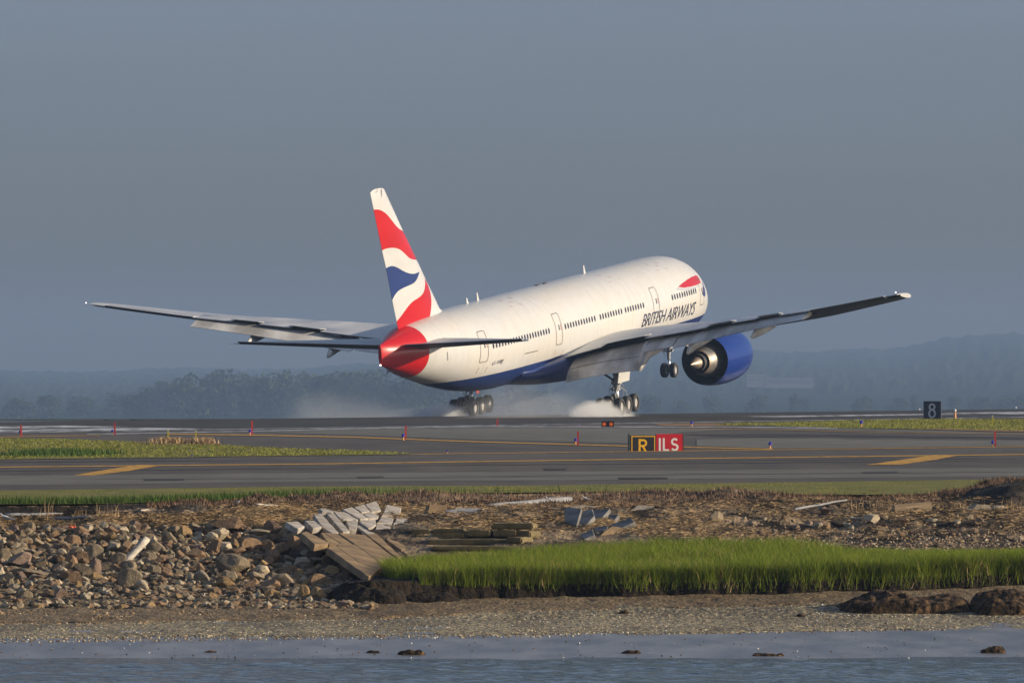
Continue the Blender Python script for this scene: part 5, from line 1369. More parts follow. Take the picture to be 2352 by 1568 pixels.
pole(z2(940, 148), z2(1190, 165), .03, .025, 'driftwood', 'driftwood_stick', 'pale stick in the wrack left of the paving', 'driftwood')
pole(z1(1700, 222), z1(1800, 210), .02, .012, 'driftwood', 'driftwood_stick', 'short pale twig near the top of the left bank', 'driftwood')
pole(z2(930, 620), z2(1700, 600), .012, .012, 'driftwood', 'pale_rope', 'thin pale cord lying across the stained slabs', 'rope', .3, bend=-.05) if False else None
(u0, v0), (u1, v1) = Z4(600, 180), Z4(1340, 122)
pole((u0, v0), (u1, v1), .07, .1, 'greywood', 'weathered_log', 'dark green-grey weathered log lying below the brown heath', 'log', .02, 10)
a = ground(*Z5(1100, 305)); b_ = at_y(*Z5(1455, 275), a.y + .25); mb = MB(); c = (a + b_) / 2; D_ = b_ - a
mb.box((0, 0, .08), (D_.length / 2, .13, .11)); o = mb.build('timber_beam', M['oldwood'], loc=c); o.rotation_euler = (0, -math.atan2(D_.z, D_.x), math.atan2(D_.y, D_.x)); tag(o, 'pale squared timber beam lying in the wrack on the right bank', 'timber')
pole(Z5(150, 305), Z5(650, 212), .035, .018, 'greywood', 'driftwood_pole', 'long thin grey pole slanting up the right bank', 'driftwood', .08)
pole(Z5(680, 395), Z5(900, 378), .018, .012, 'driftwood', 'driftwood_stick', 'bent pale stick in front of the pale square block', 'driftwood', .08)
pole(Z5(240, 445), Z5(400, 462), .012, .01, 'driftwood', 'driftwood_stick', 'thin pale stick beside the pink pointed rock', 'driftwood', .06)
for k, (x, y, lb) in enumerate([(1900, 498, 'left one of two short pale wood blocks above the right marsh grass'), (1965, 505, 'right one of two short pale wood blocks above the right marsh grass')]):
    c = ground(*Z5(x, y)); mb = MB(); mb.box((0, 0, .04), (.08 + .04 * k, .05, .045)); o = mb.build('wood_block', M['oldwood'], loc=c); o.rotation_euler = (0, .1, .3 - .5 * k); tag(o, lb, 'wood block')
for x, y, sz, lb in [(745, 432, .05, 'leftmost orange net float among the stones at far left'), (790, 440, .04, 'small orange net float in the middle of the three'), (855, 445, .075, 'big orange net float beside the brown boulder'), (898, 430, .055, 'red-orange net float touching the big one')]:
    c = ground(*z1(x, y)); mb = MB(); mb.lathe([(-sz, .01), (-sz * .8, sz * .6), (0, sz), (sz * .8, sz * .6), (sz, .01)], (0, 0, sz * .8), 'x', 14); tag(mb.build('net_float', M['orange_float'], None, True, loc=c), lb, 'net float', 'orange net floats')
# gulls
def gull(u, v, hpx, face, label, fly=False):
    g = ground(u, v) if not fly else at_y(u, v, 232.0)
    k = hpx * g.y / FPX; root = empty('seagull', g)
    mb = MB(); fx = face
    if not fly:
        prof = [(-.75, .02, .40), (-.5, .09, .44), (-.25, .17, .5), (0, .2, .56), (.2, .18, .62), (.34, .12, .72), (.42, .085, .84), (.5, .095, .92), (.58, .07, .93), (.62, .02, .92)]
        rings = [[Vector((fx * a * k, r_ * .9 * k * math.cos(t), (z + r_ * math.sin(t)) * k)) for t in np.linspace(0, 2 * math.pi, 13)[:-1]] for a, r_, z in prof]
        mb.loft(rings); mb.build('body', M['feather_white'], root, True)
        for sgn in (-1, 1):
            w_ = MB(); w_.loft([[Vector((fx * a * k, sgn * (.12 + r_) * k, (z + q) * k)) for q in (.09, -.07)] + [Vector((fx * a * k, sgn * (.09 + r_) * k, (z + q) * k)) for q in (-.05, .08)] for a, r_, z in [(.22, .05, .62), (0, .09, .58), (-.4, .05, .5), (-.95, -.06, .42)]]); w_.build('wing', M['feather_grey'], root)
            l_ = MB(); l_.tube([(fx * -.02 * k, sgn * .08 * k, .4 * k), (fx * .02 * k, sgn * .08 * k, .2 * k), (0, sgn * .08 * k, 0)], .02 * k, 6); l_.build('leg', M['beak'], root)
        b2 = MB(); b2.tube([(fx * .6 * k, 0, .92 * k), (fx * .78 * k, 0, .88 * k)], [.035 * k, .01 * k], 6); b2.build('beak', M['beak'], root)
    else:
        prof = [(-.5, .02), (-.3, .08), (0, .12), (.3, .1), (.45, .06), (.52, .02)]
        mb.loft([[Vector((fx * a * k, r_ * k * math.cos(t), r_ * k * math.sin(t))) for t in np.linspace(0, 2 * math.pi, 11)[:-1]] for a, r_ in prof]); mb.build('body', M['feather_white'], root, True)
        for sgn in (-1, 1):
            w_ = MB(); w_.loft([[Vector((x, y, z)) * k for x, y, z in sec_] for sec_ in [[(sgn * .03, -.15, .05), (sgn * .03, .18, .06), (sgn * .03, .18, .03), (sgn * .03, -.15, .02)], [(sgn * .5, -.1, .5), (sgn * .5, .16, .5), (sgn * .5, .16, .47), (sgn * .5, -.1, .47)], [(sgn * 1.2, .02, .38), (sgn * 1.2, .1, .38), (sgn * 1.2, .1, .37), (sgn * 1.2, .02, .37)]]]); w_.build('wing', M['feather_white'], root)
    root.rotation_euler = (0, 0, random.uniform(-.4, .4)); return tag(root, label, 'seagull', 'seagulls on the bank')
gull(13, 1200, 22, -1, 'white gull standing by the grey plank at the far left edge')
gull(546, 1159, 12, 1, 'white gull on top of the bank left of the paving')
gull(1345, 1151, 13, -1, 'gull standing on the straw above the fallen grey slabs')
gull(1260, 1146, 12, 1, 'white gull with open wings just above the weathered log', True)

# peat mounds on the mud flat
def mound(u, v, wpx, hpx, dep, name, lb, seed, mat='moundpeat'):
    c = ground(u, v); wm = wpx * c.y / FPX / 2; hm = hpx * c.y / FPX; nx_, ny_ = 60, 26; V = []
    for j in range(ny_):
        for i in range(nx_):
            a = -1 + 2 * i / (nx_ - 1); b2 = -1 + 2 * j / (ny_ - 1)
            rr_ = (abs(a) ** 3.2 + abs(b2) ** 2.6)
            h = max(0, 1 - rr_) ** .42
            n1 = mnoise.noise(Vector((a * wm * 1.1 + seed, b2 * dep, 0))) * .45 + mnoise.noise(Vector((a * wm * 4 + seed, b2 * dep * 4, 0))) * .26
            z = hm * (h * (1 + n1) if h > 0 else 0) - .04 * (h == 0)
            V.append((a * wm * (1 + .1 * n1), b2 * dep + dep, z + mnoise.noise(Vector((a * wm * 9, b2 * dep * 9, seed))) * .03 * (h > 0)))
    Fc = [(j * nx_ + i, j * nx_ + i + 1, (j + 1) * nx_ + i + 1, (j + 1) * nx_ + i) for j in range(ny_ - 1) for i in range(nx_ - 1)]
    return tag(mesh(name, V, Fc, M[mat], None, False, loc=c - Vector((0, 0, .02))), lb, 'mud mound', 'dark peat mounds on the flat')
mound(2082, 1410, 320, 45, 1.3, 'peat_mound', 'long low dark peat mound in front of the marsh grass on the right', 1)
mound(2318, 1414, 170, 50, 1.2, 'peat_mound', 'dark peat mound cut off by the right edge of the photo', 7)
mound(848, 1390, 180, 44, 1.0, 'peat_mound', 'dark rounded muddy end of the marsh bench beside the ramp', 12, 'peat')
mound(985, 1386, 150, 26, .5, 'peat_mound', 'low dark mud lump at the foot of the marsh bench, left part', 13, 'peat')
mound(1432, 1410, 26, 10, .15, 'peat_mound', 'tiny dark clump on the shell flat below the middle of the marsh', 3)
mound(1843, 1417, 28, 9, .15, 'peat_mound', 'tiny dark clump left of the long peat mound', 4)
mound(2282, 1498, 60, 15, .2, 'peat_mound', 'flat brown clump on the wet mud at far right', 5)
mound(1765, 1506, 76, 8, .15, 'peat_mound', 'long thin dark weed clump at the water edge on the right', 6)
mound(1450, 1500, 48, 9, .15, 'peat_mound', 'small dark weed clump on the wet mud right of the middle', 8)
mound(945, 1502, 66, 11, .18, 'peat_mound', 'dark weed clump on the wet mud left of the middle', 9)
mound(858, 1498, 38, 6, .1, 'peat_mound', 'thin weed patch just left of the dark clump on the wet mud', 10)
mound(483, 1497, 30, 5, .1, 'peat_mound', 'tiny weed patch on the wet mud at left', 11)
mound(30, 1392, 0.1, .1, .01, 'x', '', 1) if False else None

# straw wrack: loose stalks lying on the bank
def straws(name, n, seed, uf, vf, L0, mat, wd=.02, flatness=.18):
    r = np.random.default_rng(seed); u = uf(r, n); v = vf(r, n, u); P_ = ground_many(u, v)
    kp = r.random(n) < np.clip(.55 + 3.2 * fbm(P_[:, 0] * .9 + seed, P_[:, 1] * .35, 3), .06, 1); P_ = P_[kp]; n = len(P_)
    a = r.normal(0, .5, n); L_ = L0 * r.uniform(.3, 1.4, n)
    D_ = np.stack([np.cos(a) * L_, np.sin(a) * L_, r.normal(0, flatness, n) * L_], -1); W_ = np.stack([np.zeros(n), np.zeros(n), wd * r.uniform(.4, 1.2, n)], -1)
    P_[:, 2] += r.uniform(.0, .07, n)
    o = fast_mesh(name, np.stack([P_ - D_ / 2 - W_ / 2, P_ + D_ / 2 - W_ / 3, P_ + D_ / 2 + W_ / 3, P_ - D_ / 2 + W_ / 2], 1).reshape(-1, 3), 4, mat); o['kind'] = 'stuff'; return o
topv = lambda u: np.interp(u, [-40, 450, 600, 746, 1200, 1566, 1900, 2352], [1190, 1184, 1160, 1156, 1160, 1150, 1145, 1145])
botv = lambda u: np.interp(u, [-40, 300, 500, 640, 700, 940, 1000, 1330, 1500, 1900, 2352], [1212, 1212, 1212, 1200, 1190, 1195, 1222, 1225, 1235, 1240, 1238])
straws('straw_wrack', 40000, 41, lambda r, n: r.uniform(-40, 2400, n), lambda r, n, u: topv(u) + (botv(u) - topv(u)) * r.random(n), .13, M['straw'], .010)
straws('dark_wrack', 9000, 44, lambda r, n: r.uniform(-40, 2400, n), lambda r, n, u: topv(u) - 8 + (botv(u) - topv(u)) * r.random(n) + 6 * np.sin(u * .021), .15, M['darkweed'], .014)
straws('straw_wrack', 3500, 42, lambda r, n: r.uniform(480, 720, n), lambda r, n, u: r.uniform(1165, 1212, n), .13, M['straw'], .010)
# brown heath strip below the turf
n_ = 22000; x_ = r_.uniform(-9, 15.5, n_); lp = np.interp(x_, LIPX, LIPD)
lo = np.interp(x_, [-9, -5, 0, 4, 8, 15], [1.5, 6, 12, 14, 6, 4]); y_ = lp - .1 - lo * r_.random(n_)
z_ = zbank(x_, y_)
blades('brown_heath', np.stack([x_, y_, z_ - .02], -1), .12, .03, .8, M['heath'], 43, two=False)
n_ = 260
for (x, y, k_) in [(590, 320, 1), (1000, 320, .6), (1290, 275, .6)]:
    c = ground(*z1(x, y)); q = np.stack([r_.normal(c.x, .12, 26), r_.normal(c.y, .1, 26), np.full(26, c.z)], -1)
    tag(blades('dry_stalks', q, .55 * k_, .012, .8, M['straw'], int(x)), {590: 'tallest tuft of dry pale stalks on the left bank', 1000: 'low tuft of dry stalks right of the tallest one', 1290: 'tuft of dry stalks leaning right below the dark bank'}[x], 'dry plant', 'tufts of dry stalks')
for (x, y, k_) in [(740, 300, .8), (1710, 270, .5), (2200, 290, .8), (1000, 280, .6)]:
    c = ground(*Z5(x, y)); q = np.stack([r_.normal(c.x, .22, 40), r_.normal(c.y, .1, 40), np.full(40, c.z)], -1)
    tag(blades('dry_stalks', q, .4 * k_, .012, .6, M['straw'], int(x)), {740: 'tuft of dry stalks beside the top of the long thin pole', 1710: 'small dry tuft left of the flat pale boulder', 2200: 'dry stalks right of the white boulder near the right edge', 1000: 'dry stalks at the left end of the pale timber beam'}[x], 'dry plant', 'tufts of dry stalks')
for o in list(COL.objects):
    if o.name.startswith('dry_stalks') and 'kind' in o: del o['kind']
# ------------------------------------------------------------------ airfield furniture
M['lightblue'] = plain('blue_glass_dome', (0.02, 0.02, 0.35), 0.25)
M['lightbase'] = plain('orange_base', (0.7, 0.32, 0.1), 0.5)
M['stakered'] = plain('red_stake', (0.75, 0.08, 0.06), 0.6)
M['stakeyellow'] = plain('yellow_stake', (0.75, 0.62, 0.06), 0.5)
M['signblack'] = plain('sign_black', (0.015, 0.016, 0.018), 0.4)
M['signnavy'] = plain('sign_navy', (0.01, 0.013, 0.03), 0.5, var=.3)
M['signred'] = plain('sign_red', (0.48, 0.006, 0.015), 0.4)
M['signyellow'] = plain('sign_yellow', (0.85, 0.45, 0.01), 0.4)
M['signwhite'] = plain('sign_white', (0.72, 0.70, 0.68), 0.4)
M['signgrey'] = plain('marker_numeral', (0.50, 0.53, 0.54), 0.6)
def edge_light(u, v, hpx, lb, base=True, col='lightblue'):
    g = at_z(u, v, ZA) if v > 970 else ground(u, v); k = hpx * g.y / FPX; root = empty('edge_light', g)
    mb = MB(); mb.lathe([(0, .22), (.06, .2), (.08, .11), (.5, .1), (.55, .2)], (0, 0, 0), 'z', 12, 0, True); mb.V = [Vector(p) * k for p in mb.V]; mb.build('stem', M['lightbase'], root)
    mb = MB(); mb.lathe([(.52, .2), (.58, .27), (.62, .24), (.85, .23), (.96, .15), (1.0, .02)], (0, 0, 0), 'z', 14, 0, True); mb.V = [Vector(p) * k for p in mb.V]; mb.build('lens', M[col], root, True)
    return tag(root, lb, 'taxiway light', 'blue taxiway edge lights')
for u, v, h, lb in [(47, 1002, 15, 'blue edge light beside the leftmost red stake'), (258, 998, 12, 'blue edge light beside the second red stake from the left'), (574, 1000, 14, 'blue edge light beside the third red stake from the left'),
    (441, 1051, 7, 'low blue edge light on the turf edge below the two yellow stakes'), (926, 1010.6, 15, 'blue edge light beside the red stake in the left middle of the taxiway'), (1027.6, 1041, 8, 'low blue light at the tip of the left turf island'),
    (1241, 980.5, 4, 'tiny blue light on the white line right of the distant red stake'), (1330, 980, 7, 'small blue light on the white line left of the amber guard lights'), (1322, 1021, 15, 'blue edge light beside the red stake left of the red and black sign'),
    (1589, 980, 13, 'blue light on the white line right of the amber guard lights'), (1769, 1031, 17, 'blue edge light standing right of the red and black sign'), (1978.5, 981, 16, 'blue-topped light at the front edge of the right turf'), (2280, 1026, 15, 'blue edge light beside the rightmost red stake')]:
    edge_light(u, v, h, lb)
def stake(u, v0, v1, wpx, mat, name, lb, grp):
    g = at_z(u, v1, ZA) if v1 > 972 else ground(u, v1); k = g.y / FPX; h = (v1 - v0) * k; w_ = wpx * k; root = empty(name, g)
    mb = MB(); mb.box((0, 0, h / 2), (w_ / 2, w_ / 5, h / 2), Matrix.Rotation(math.radians(rr.uniform(-2, 2)), 3, 'Y')); mb.build('post', M[mat], root)
    mb = MB(); mb.box((0, 0, h * .93), (w_ / 2 + .006, w_ / 5 + .006, h * .04)); mb.build('reflective_band', M['signwhite'] if 'yellow' in mat else M['stakered'], root)
    return tag(root, lb, 'marker stake', grp)
for u, a, b_, lb in [(48.5, 976, 1003, 'leftmost red marker stake'), (263.7, 970.5, 998, 'second red stake from the left'), (579, 966, 999, 'red stake left of the aircraft, third from the left'), (932, 977.5, 1009, 'red stake below the aircraft tail, on the connecting taxiway'),
    (1142.7, 962, 978.5, 'shortest red stake standing at the white line under the fuselage'), (1327.5, 990, 1023, 'red stake left of the red and black sign'), (2286, 990, 1026, 'rightmost red stake below the yellow stake')]:
    stake(u, a, b_, 4.2, 'stakered', 'red_stake', lb, 'red marker stakes')
for u, a, b_, lb in [(386, 986, 1016, 'left one of the two yellow stakes in the dead bushes'), (450, 988, 1016, 'right one of the two yellow stakes in the dead bushes'), (2280, 953.5, 982, 'yellow stake standing on the right turf beyond the number sign')]:
    stake(u, a, b_, 3.6, 'stakeyellow', 'yellow_stake', lb, 'yellow marker stakes')
# orange marker with white lamp right of the number sign
g = ground(2193.7, 961); k = g.y / FPX; root = empty('runway_edge_light', g)
mb = MB(); mb.lathe([(0, .1), (.45, .07), (.5, .07)], (0, 0, 0), 'z', 10, 0, True); mb.build('stem', M['lightbase'], root)
mb = MB(); mb.lathe([(.5, .09), (.56, .11), (.66, .09), (.7, .01)], (0, 0, 0), 'z', 12, 0, True); mb.build('lens', M['signwhite'], root, True)
tag(root, 'orange post with a white lamp right of the number 8 sign', 'runway light')
for u, v, lb in [(2112, 943, 'tiny white runway light left of the number 8 sign'), (2334, 938.5, 'tiny white runway light near the right edge')]:
    g = ground(u, v); root = empty('runway_edge_light', g)
    mb = MB(); mb.lathe([(0, .05), (.06, .04), (.08, .08), (.16, .06), (.18, .01)], (0, 0, 0), 'z', 10, 0, True); tag(root, lb, 'runway light'); mb.build('lens', M['signwhite'], root, True)
# sign R | ILS
def sign_text(s, x0, x1, z0, z1, mat, name, parent, yf=-.075, bold=.0):
    bm = text_data(s, 1); a, b_, c, d = bounds(bm); bm.verts.index_update()
    me_v = [Vector((x0 + (v.co.x - a) / (b_ - a) * (x1 - x0), yf, z0 + (v.co.y - c) / (d - c) * (z1 - z0))) for v in bm.verts]
    Fc = [[v.index for v in f.verts] for f in bm.faces]; bm.free(); return mesh(name, me_v, Fc, mat, parent)
def stroke(mb, pts, w_, yf):
    for i in range(len(pts) - 1):
        a, b_ = Vector((pts[i][0], pts[i][1])), Vector((pts[i + 1][0], pts[i + 1][1])); d = (b_ - a); 
        if d.length < 1e-6: continue
        d.normalize(); n = Vector((-d.y, d.x)) * w_ / 2; e = d * w_ * .12
        y = yf - .0009 * (i % 3)
        mb.add([(p.x, y, p.y) for p in (a - e - n, b_ + e - n, b_ + e + n, a - e + n)], [(0, 1, 2, 3)])
def arc(cx, cz, rx, rz, a0, a1, n=14): return [(cx + rx * math.cos(math.radians(a0 + (a1 - a0) * i / n)), cz + rz * math.sin(math.radians(a0 + (a1 - a0) * i / n))) for i in range(n + 1)]
# the board stands in a slight swale behind the taxiway edge; only its upper part shows
g = at_z(1507, 1036, ZA); k = g.y / FPX
root = empty('direction_sign', (g.x, g.y + .6, ZA)); W_ = 128 * k; Hs = 39 * k
gap = -.03
zb_, zt_ = -.12, Hs - .0
xl, xm, xr = -64 * k + .02, (1506.5 - 1507) * k, 64 * k
mb = MB(); mb.box(((xl + xm) / 2, 0, (zb_ + zt_) / 2 - .02), ((xm - xl) / 2 - .004, .07, (zt_ - zb_) / 2 - .02)); mb.build('black_panel', M['signblack'], root)
mb = MB(); mb.box(((xm + xr) / 2, 0, (zb_ + zt_) / 2 + .01), ((xr - xm) / 2 - .004, .07, (zt_ - zb_) / 2)); mb.build('red_panel', M['signred'], root)
mb = MB(); fr = .025
for c, h in [((xl - .02, 0, (zb_ + zt_) / 2), (.022, .085, (zt_ - zb_) / 2 + .01)), ((xr + .01, 0, (zb_ + zt_) / 2), (.012, .08, (zt_ - zb_) / 2 + .02))]: mb.box(c, h)
mb.build('sign_frame', M['geardark'], root)
mb = MB(); y_ = -.074; a, b_ = xl + .09, xm - .06; t_ = zt_ - .09
for p, q in [((a, -.1), (a, t_ + .016)), ((a - .02, t_), (b_ + .02, t_)), ((b_, t_ + .016), (b_, -.1))]: stroke(mb, [p, q], .036, y_ - .002 * (p[1] == t_))
mb.build('yellow_border', M['signyellow'], root)
lw = .085
mb = MB(); c = (a + b_) / 2; hl = t_ - .11; x0 = c - .16; zl = -.06
stroke(mb, [(x0, zl), (x0, hl)], lw, y_); rz_ = hl - lw / 2; mz = hl * .44
stroke(mb, [(x0, rz_), (x0 + .15, rz_)] + arc(x0 + .15, (rz_ + mz) / 2, .13, (rz_ - mz) / 2, 90, -90) + [(x0, mz)], lw, y_ - .003)
stroke(mb, [(x0 + .13, mz), (x0 + .29, zl)], lw, y_ - .007)
mb.build('sign_letter', M['signyellow'], root)
mb = MB(); x0 = xm + .16; stroke(mb, [(x0, zl), (x0, hl + .03)], lw, y_); mb.build('sign_letter', M['signwhite'], root)
mb = MB(); x0 = xm + .33; stroke(mb, [(x0, 0.0), (x0, hl + .03)], lw, y_); stroke(mb, [(x0, .04), (x0 + .22, .04)], lw, y_ - .003); mb.build('sign_letter', M['signwhite'], root)
mb = MB(); x0 = xm + .80; top_, bot_ = hl + .0, .045; q = (top_ - bot_) / 4; R_ = .115
stroke(mb, arc(x0, top_ - q, R_, q, 35, 270) + arc(x0, bot_ + q, R_ + .01, q, 90, -150), lw, y_); mb.build('sign_letter', M['signwhite'], root)
root.rotation_euler = (0, 0, math.radians(14))
tag(root, 'low airfield sign with a yellow R on black and white ILS on red', 'airfield sign')
# number 8 sign
g = ground(2142, 962); k = g.y / FPX; root = empty('distance_marker_sign', g); H8 = 41 * k; W8 = 41 * k
mb = MB(); mb.box((0, 0, H8 / 2 - .02), (W8 / 2, .12, H8 / 2 + .02)); o = mb.build('sign_board', M['signnavy'], root); 
bm = bmesh.new(); bm.from_mesh(o.data); bmesh.ops.bevel(bm, geom=bm.edges[:], offset=.02, segments=1, affect='EDGES'); bm.to_mesh(o.data); bm.free()
mb = MB(); stroke(mb, arc(-.02, H8 * .68, H8 * .14, H8 * .155, 0, 360, 24), H8 * .105, -.124); stroke(mb, arc(-.02, H8 * .305, H8 * .165, H8 * .215, 0, 360, 24), H8 * .105, -.128)
mb.build('numeral', M['signgrey'], root)
for sx_ in (-1, 1):
    mb = MB(); mb.box((sx_ * W8 * .35, .03, -.08), (.03, .03, .1)); mb.build('leg', M['geardark'], root)
root.rotation_euler = (0, 0, math.radians(-8)); tag(root, 'dark square runway sign with a large grey figure 8', 'runway sign')
# pair of amber guard lights
g = at_z(1396, 980.5, ZA); k = g.y / FPX; root = empty('guard_light', g); R8 = 6.2 * k
mb = MB(); mb.box((0, .05, R8 * 1.1), (R8 * 2.3, .05, R8 * 1.15)); mb.box((0, .05, -.02), (.05, .05, .06)); mb.build('housing', M['signblack'], root)
for sx_ in (-1, 1):
    mb = MB(); mb.lathe([(0, R8 * .72), (-.08, R8 * .68), (-.12, R8 * .4), (-.13, .01)], (sx_ * 8 * k, 0, R8 * 1.1), 'y', 18); mb.V = [(p[0], p[1], p[2]) for p in mb.V]; mb.build('amber_lamp', M['amber'], root, True)
    mb = MB(); mb.lathe([(.02, R8 * 1.02), (-.16, R8 * 1.08), (-.16, R8 * 1.0), (.02, R8 * .95)], (sx_ * 8 * k, 0, R8 * 1.1), 'y', 18); mb.build('hood', M['signblack'], root)
tag(root, 'pair of lit amber guard lights in one black housing by the white line', 'guard light')

# ------------------------------------------------------------------ far shore
RIDGE = [(-900, 846), (-300, 850), (0, 849), (100, 851), (200, 853), (300, 850), (400, 843), (500, 845), (600, 848), (700, 847), (760, 838), (820, 835), (900, 836), (1000, 834), (1150, 828), (1300, 818), (1450, 813), (1560, 806), (1650, 803), (1715, 802.6), (1796, 809), (1867, 809), (1905, 806.6), (1975, 800), (2040, 805), (2081, 798.5), (2135, 786), (2175, 775.5), (2202, 778), (2230, 771), (2284, 770), (2327, 765), (2352, 768.7), (2500, 762), (2800, 770), (3200, 800)]
DR = 13000.0
def ridge_z(x, d=DR):
    u = 1176 + x * FPX / d; return CAM_H + (HOR - np.interp(u, [p[0] for p in RIDGE], [p[1] for p in RIDGE])) * d / FPX
M['forest'] = ramp_mat('forest_hill', [(0.3, (0.012, 0.022, 0.01)), (0.7, (0.04, 0.06, 0.025))], .03, (1, .3, 1), 1.0, spec=0)
xs = np.linspace(-1300, 1300, 800); ys = np.concatenate([np.array([1150, 1400, 2000, 3000, 4000, 5000, 5500]), np.linspace(6200, DR, 14), np.array([DR + 400, DR + 1500])])
V = []
for j, y in enumerate(ys):
    f = np.clip((y - 1150) / (DR - 1150), 0, 1)
    for x in xs:
        xr = x * (y / DR) if y < DR else x
        zr = float(ridge_z(x)); base0 = -2.7
        # sight line height at this depth for the ridge column, kept below it
        base0 = -2.7 - 20.5 * min(1.0, (y - 1150) / 4350.0)
        z = base0 + (zr - base0) * max(0, (y - 5500) / (DR - 5500)) ** 1.25 if y <= DR else zr
        bump = 4.6 * abs(float(mnoise.noise(Vector((x * .03, y * .01, 0))))) + 3.4 * float(mnoise.noise(Vector((x * .09, y * .03, 2))))
        z += bump * (f > .55) * (1 if f < 1 else (1 if y == DR else 0)) * 1.0
        if y > DR: z = zr - (y - DR) * .02
        V.append((xr * 1.0, y, z))
nx = len(xs)
Fc = [(j * nx + i, j * nx + i + 1, (j + 1) * nx + i + 1, (j + 1) * nx + i) for j in range(len(ys) - 1) for i in range(nx - 1)]
tag(mesh('distant_hills', V, Fc, M['forest'], None, False), kind='structure')
def tree_parts(seed, nl=1500):
    r = np.random.default_rng(seed); lob = [(r.uniform(-.36, .36), r.uniform(-.3, .3), r.uniform(.12, .78), r.uniform(.16, .26)) for _ in range(12)] + [(0, 0, .75, .24), (0, 0, .45, .36), (0, 0, .2, .3)]
    P_ = []
    for _ in range(nl):
        cx, cy, cz, cr = lob[r.integers(len(lob))]; d = r.normal(size=3); d /= np.linalg.norm(d); q = cr * r.random() ** .3; P_.append((cx + d[0] * q, cy + d[1] * q, cz + d[2] * q))
    P_ = np.array(P_); a = r.normal(size=(nl, 3)); a /= np.linalg.norm(a, axis=1)[:, None]; b = np.cross(a, r.normal(size=(nl, 3))); b /= np.linalg.norm(b, axis=1)[:, None]; s = r.uniform(.016, .034, nl)[:, None]
    V = np.stack([P_ - a * s - b * s, P_ + a * s - b * s, P_ + a * s + b * s, P_ - a * s + b * s], 1).reshape(-1, 3)
    cr = fast_mesh('crown', V, 4, M['leaf'])
    mb = MB(); mb.tube([(0, 0, -.03), (.01, 0, .3), (0, .01, .6)], [.04, .03, .015], 8)
    for k in range(5):
        a_ = k * 1.3; mb.tube([(0, 0, .25 + .06 * k), (.15 * math.cos(a_), .15 * math.sin(a_), .42 + .07 * k), (.25 * math.cos(a_), .25 * math.sin(a_), .55 + .06 * k)], [.018, .012, .005], 6)
    tk = mb.build('trunk', M['bark']); return cr.data, tk.data, cr, tk
TP = []
for k in range(5):
    a, b_, c, d = tree_parts(50 + k); TP.append((a, b_)); bpy.data.objects.remove(c); bpy.data.objects.remove(d)
def tree(u, vtop, d, wpx, lb, k, zb_=None, grp='hazy trees on the far shore'):
    zb_ = CAM_H - 97 * d / FPX
    x = (u - 1176) / FPX * d; zt_ = CAM_H + (HOR - ROLL * (u - 1176) - vtop) * d / FPX; h = zt_ - zb_; wd = wpx * d / FPX
    root = empty('tree', (x, d, zb_)); 
    for nm, me in zip(('crown', 'trunk'), TP[k % 5]):
        o = bpy.data.objects.new(nm, me); COL.objects.link(o); o.parent = root
    root.scale = (wd * 1.05, wd * 1.05, h); root.rotation_euler = (0, 0, k * 1.7); return tag(root, lb, 'tree', grp)
LT = [(40, 912, 90), (110, 905, 90), (180, 908, 80), (262, 898, 90), (310, 905, 70), (337, 886, 80), (370, 880, 90), (411, 868, 100), (445, 852, 110), (480, 856, 100), (520, 842, 120), (552, 852, 100), (588, 860, 90), (620, 846, 110), (660, 850, 110), (704, 852, 110), (745, 856, 110), (790, 848, 120), (835, 845, 120), (880, 846, 120), (930, 862, 120), (985, 868, 120), (1040, 872, 120), (1100, 880, 120), (1170, 885, 120), (1240, 895, 110)]
for i, (u, v, w_) in enumerate(LT):
    nth = (ORD + ['thirteenth', 'fourteenth', 'fifteenth', 'sixteenth', 'seventeenth', 'eighteenth', 'nineteenth', 'twentieth', 'twenty-first', 'twenty-second', 'twenty-third', 'twenty-fourth', 'twenty-fifth', 'twenty-sixth'])[i]
    tree(u, v, 5500 + 150 * (i % 4), w_, f'hazy bushy tree on the far shore, {nth} from the left edge of the photo', i)
for i, (u, v, w_) in enumerate([(1490, 905, 60), (1560, 912, 50), (1640, 908, 60), (1740, 905, 60), (1825, 902, 28), (1850, 912, 30), (1990, 908, 60), (2060, 912, 50), (2100, 905, 26), (2190, 906, 34), (2250, 908, 60), (2300, 902, 60), (2345, 905, 50)]):
    tree(u, v, 5500 + 90 * (i % 3), w_, f'small faint tree behind the runway at the right, {ORD[i] if i < 12 else "thirteenth"} from the aircraft', i + 2, grp='faint trees behind the right runway')
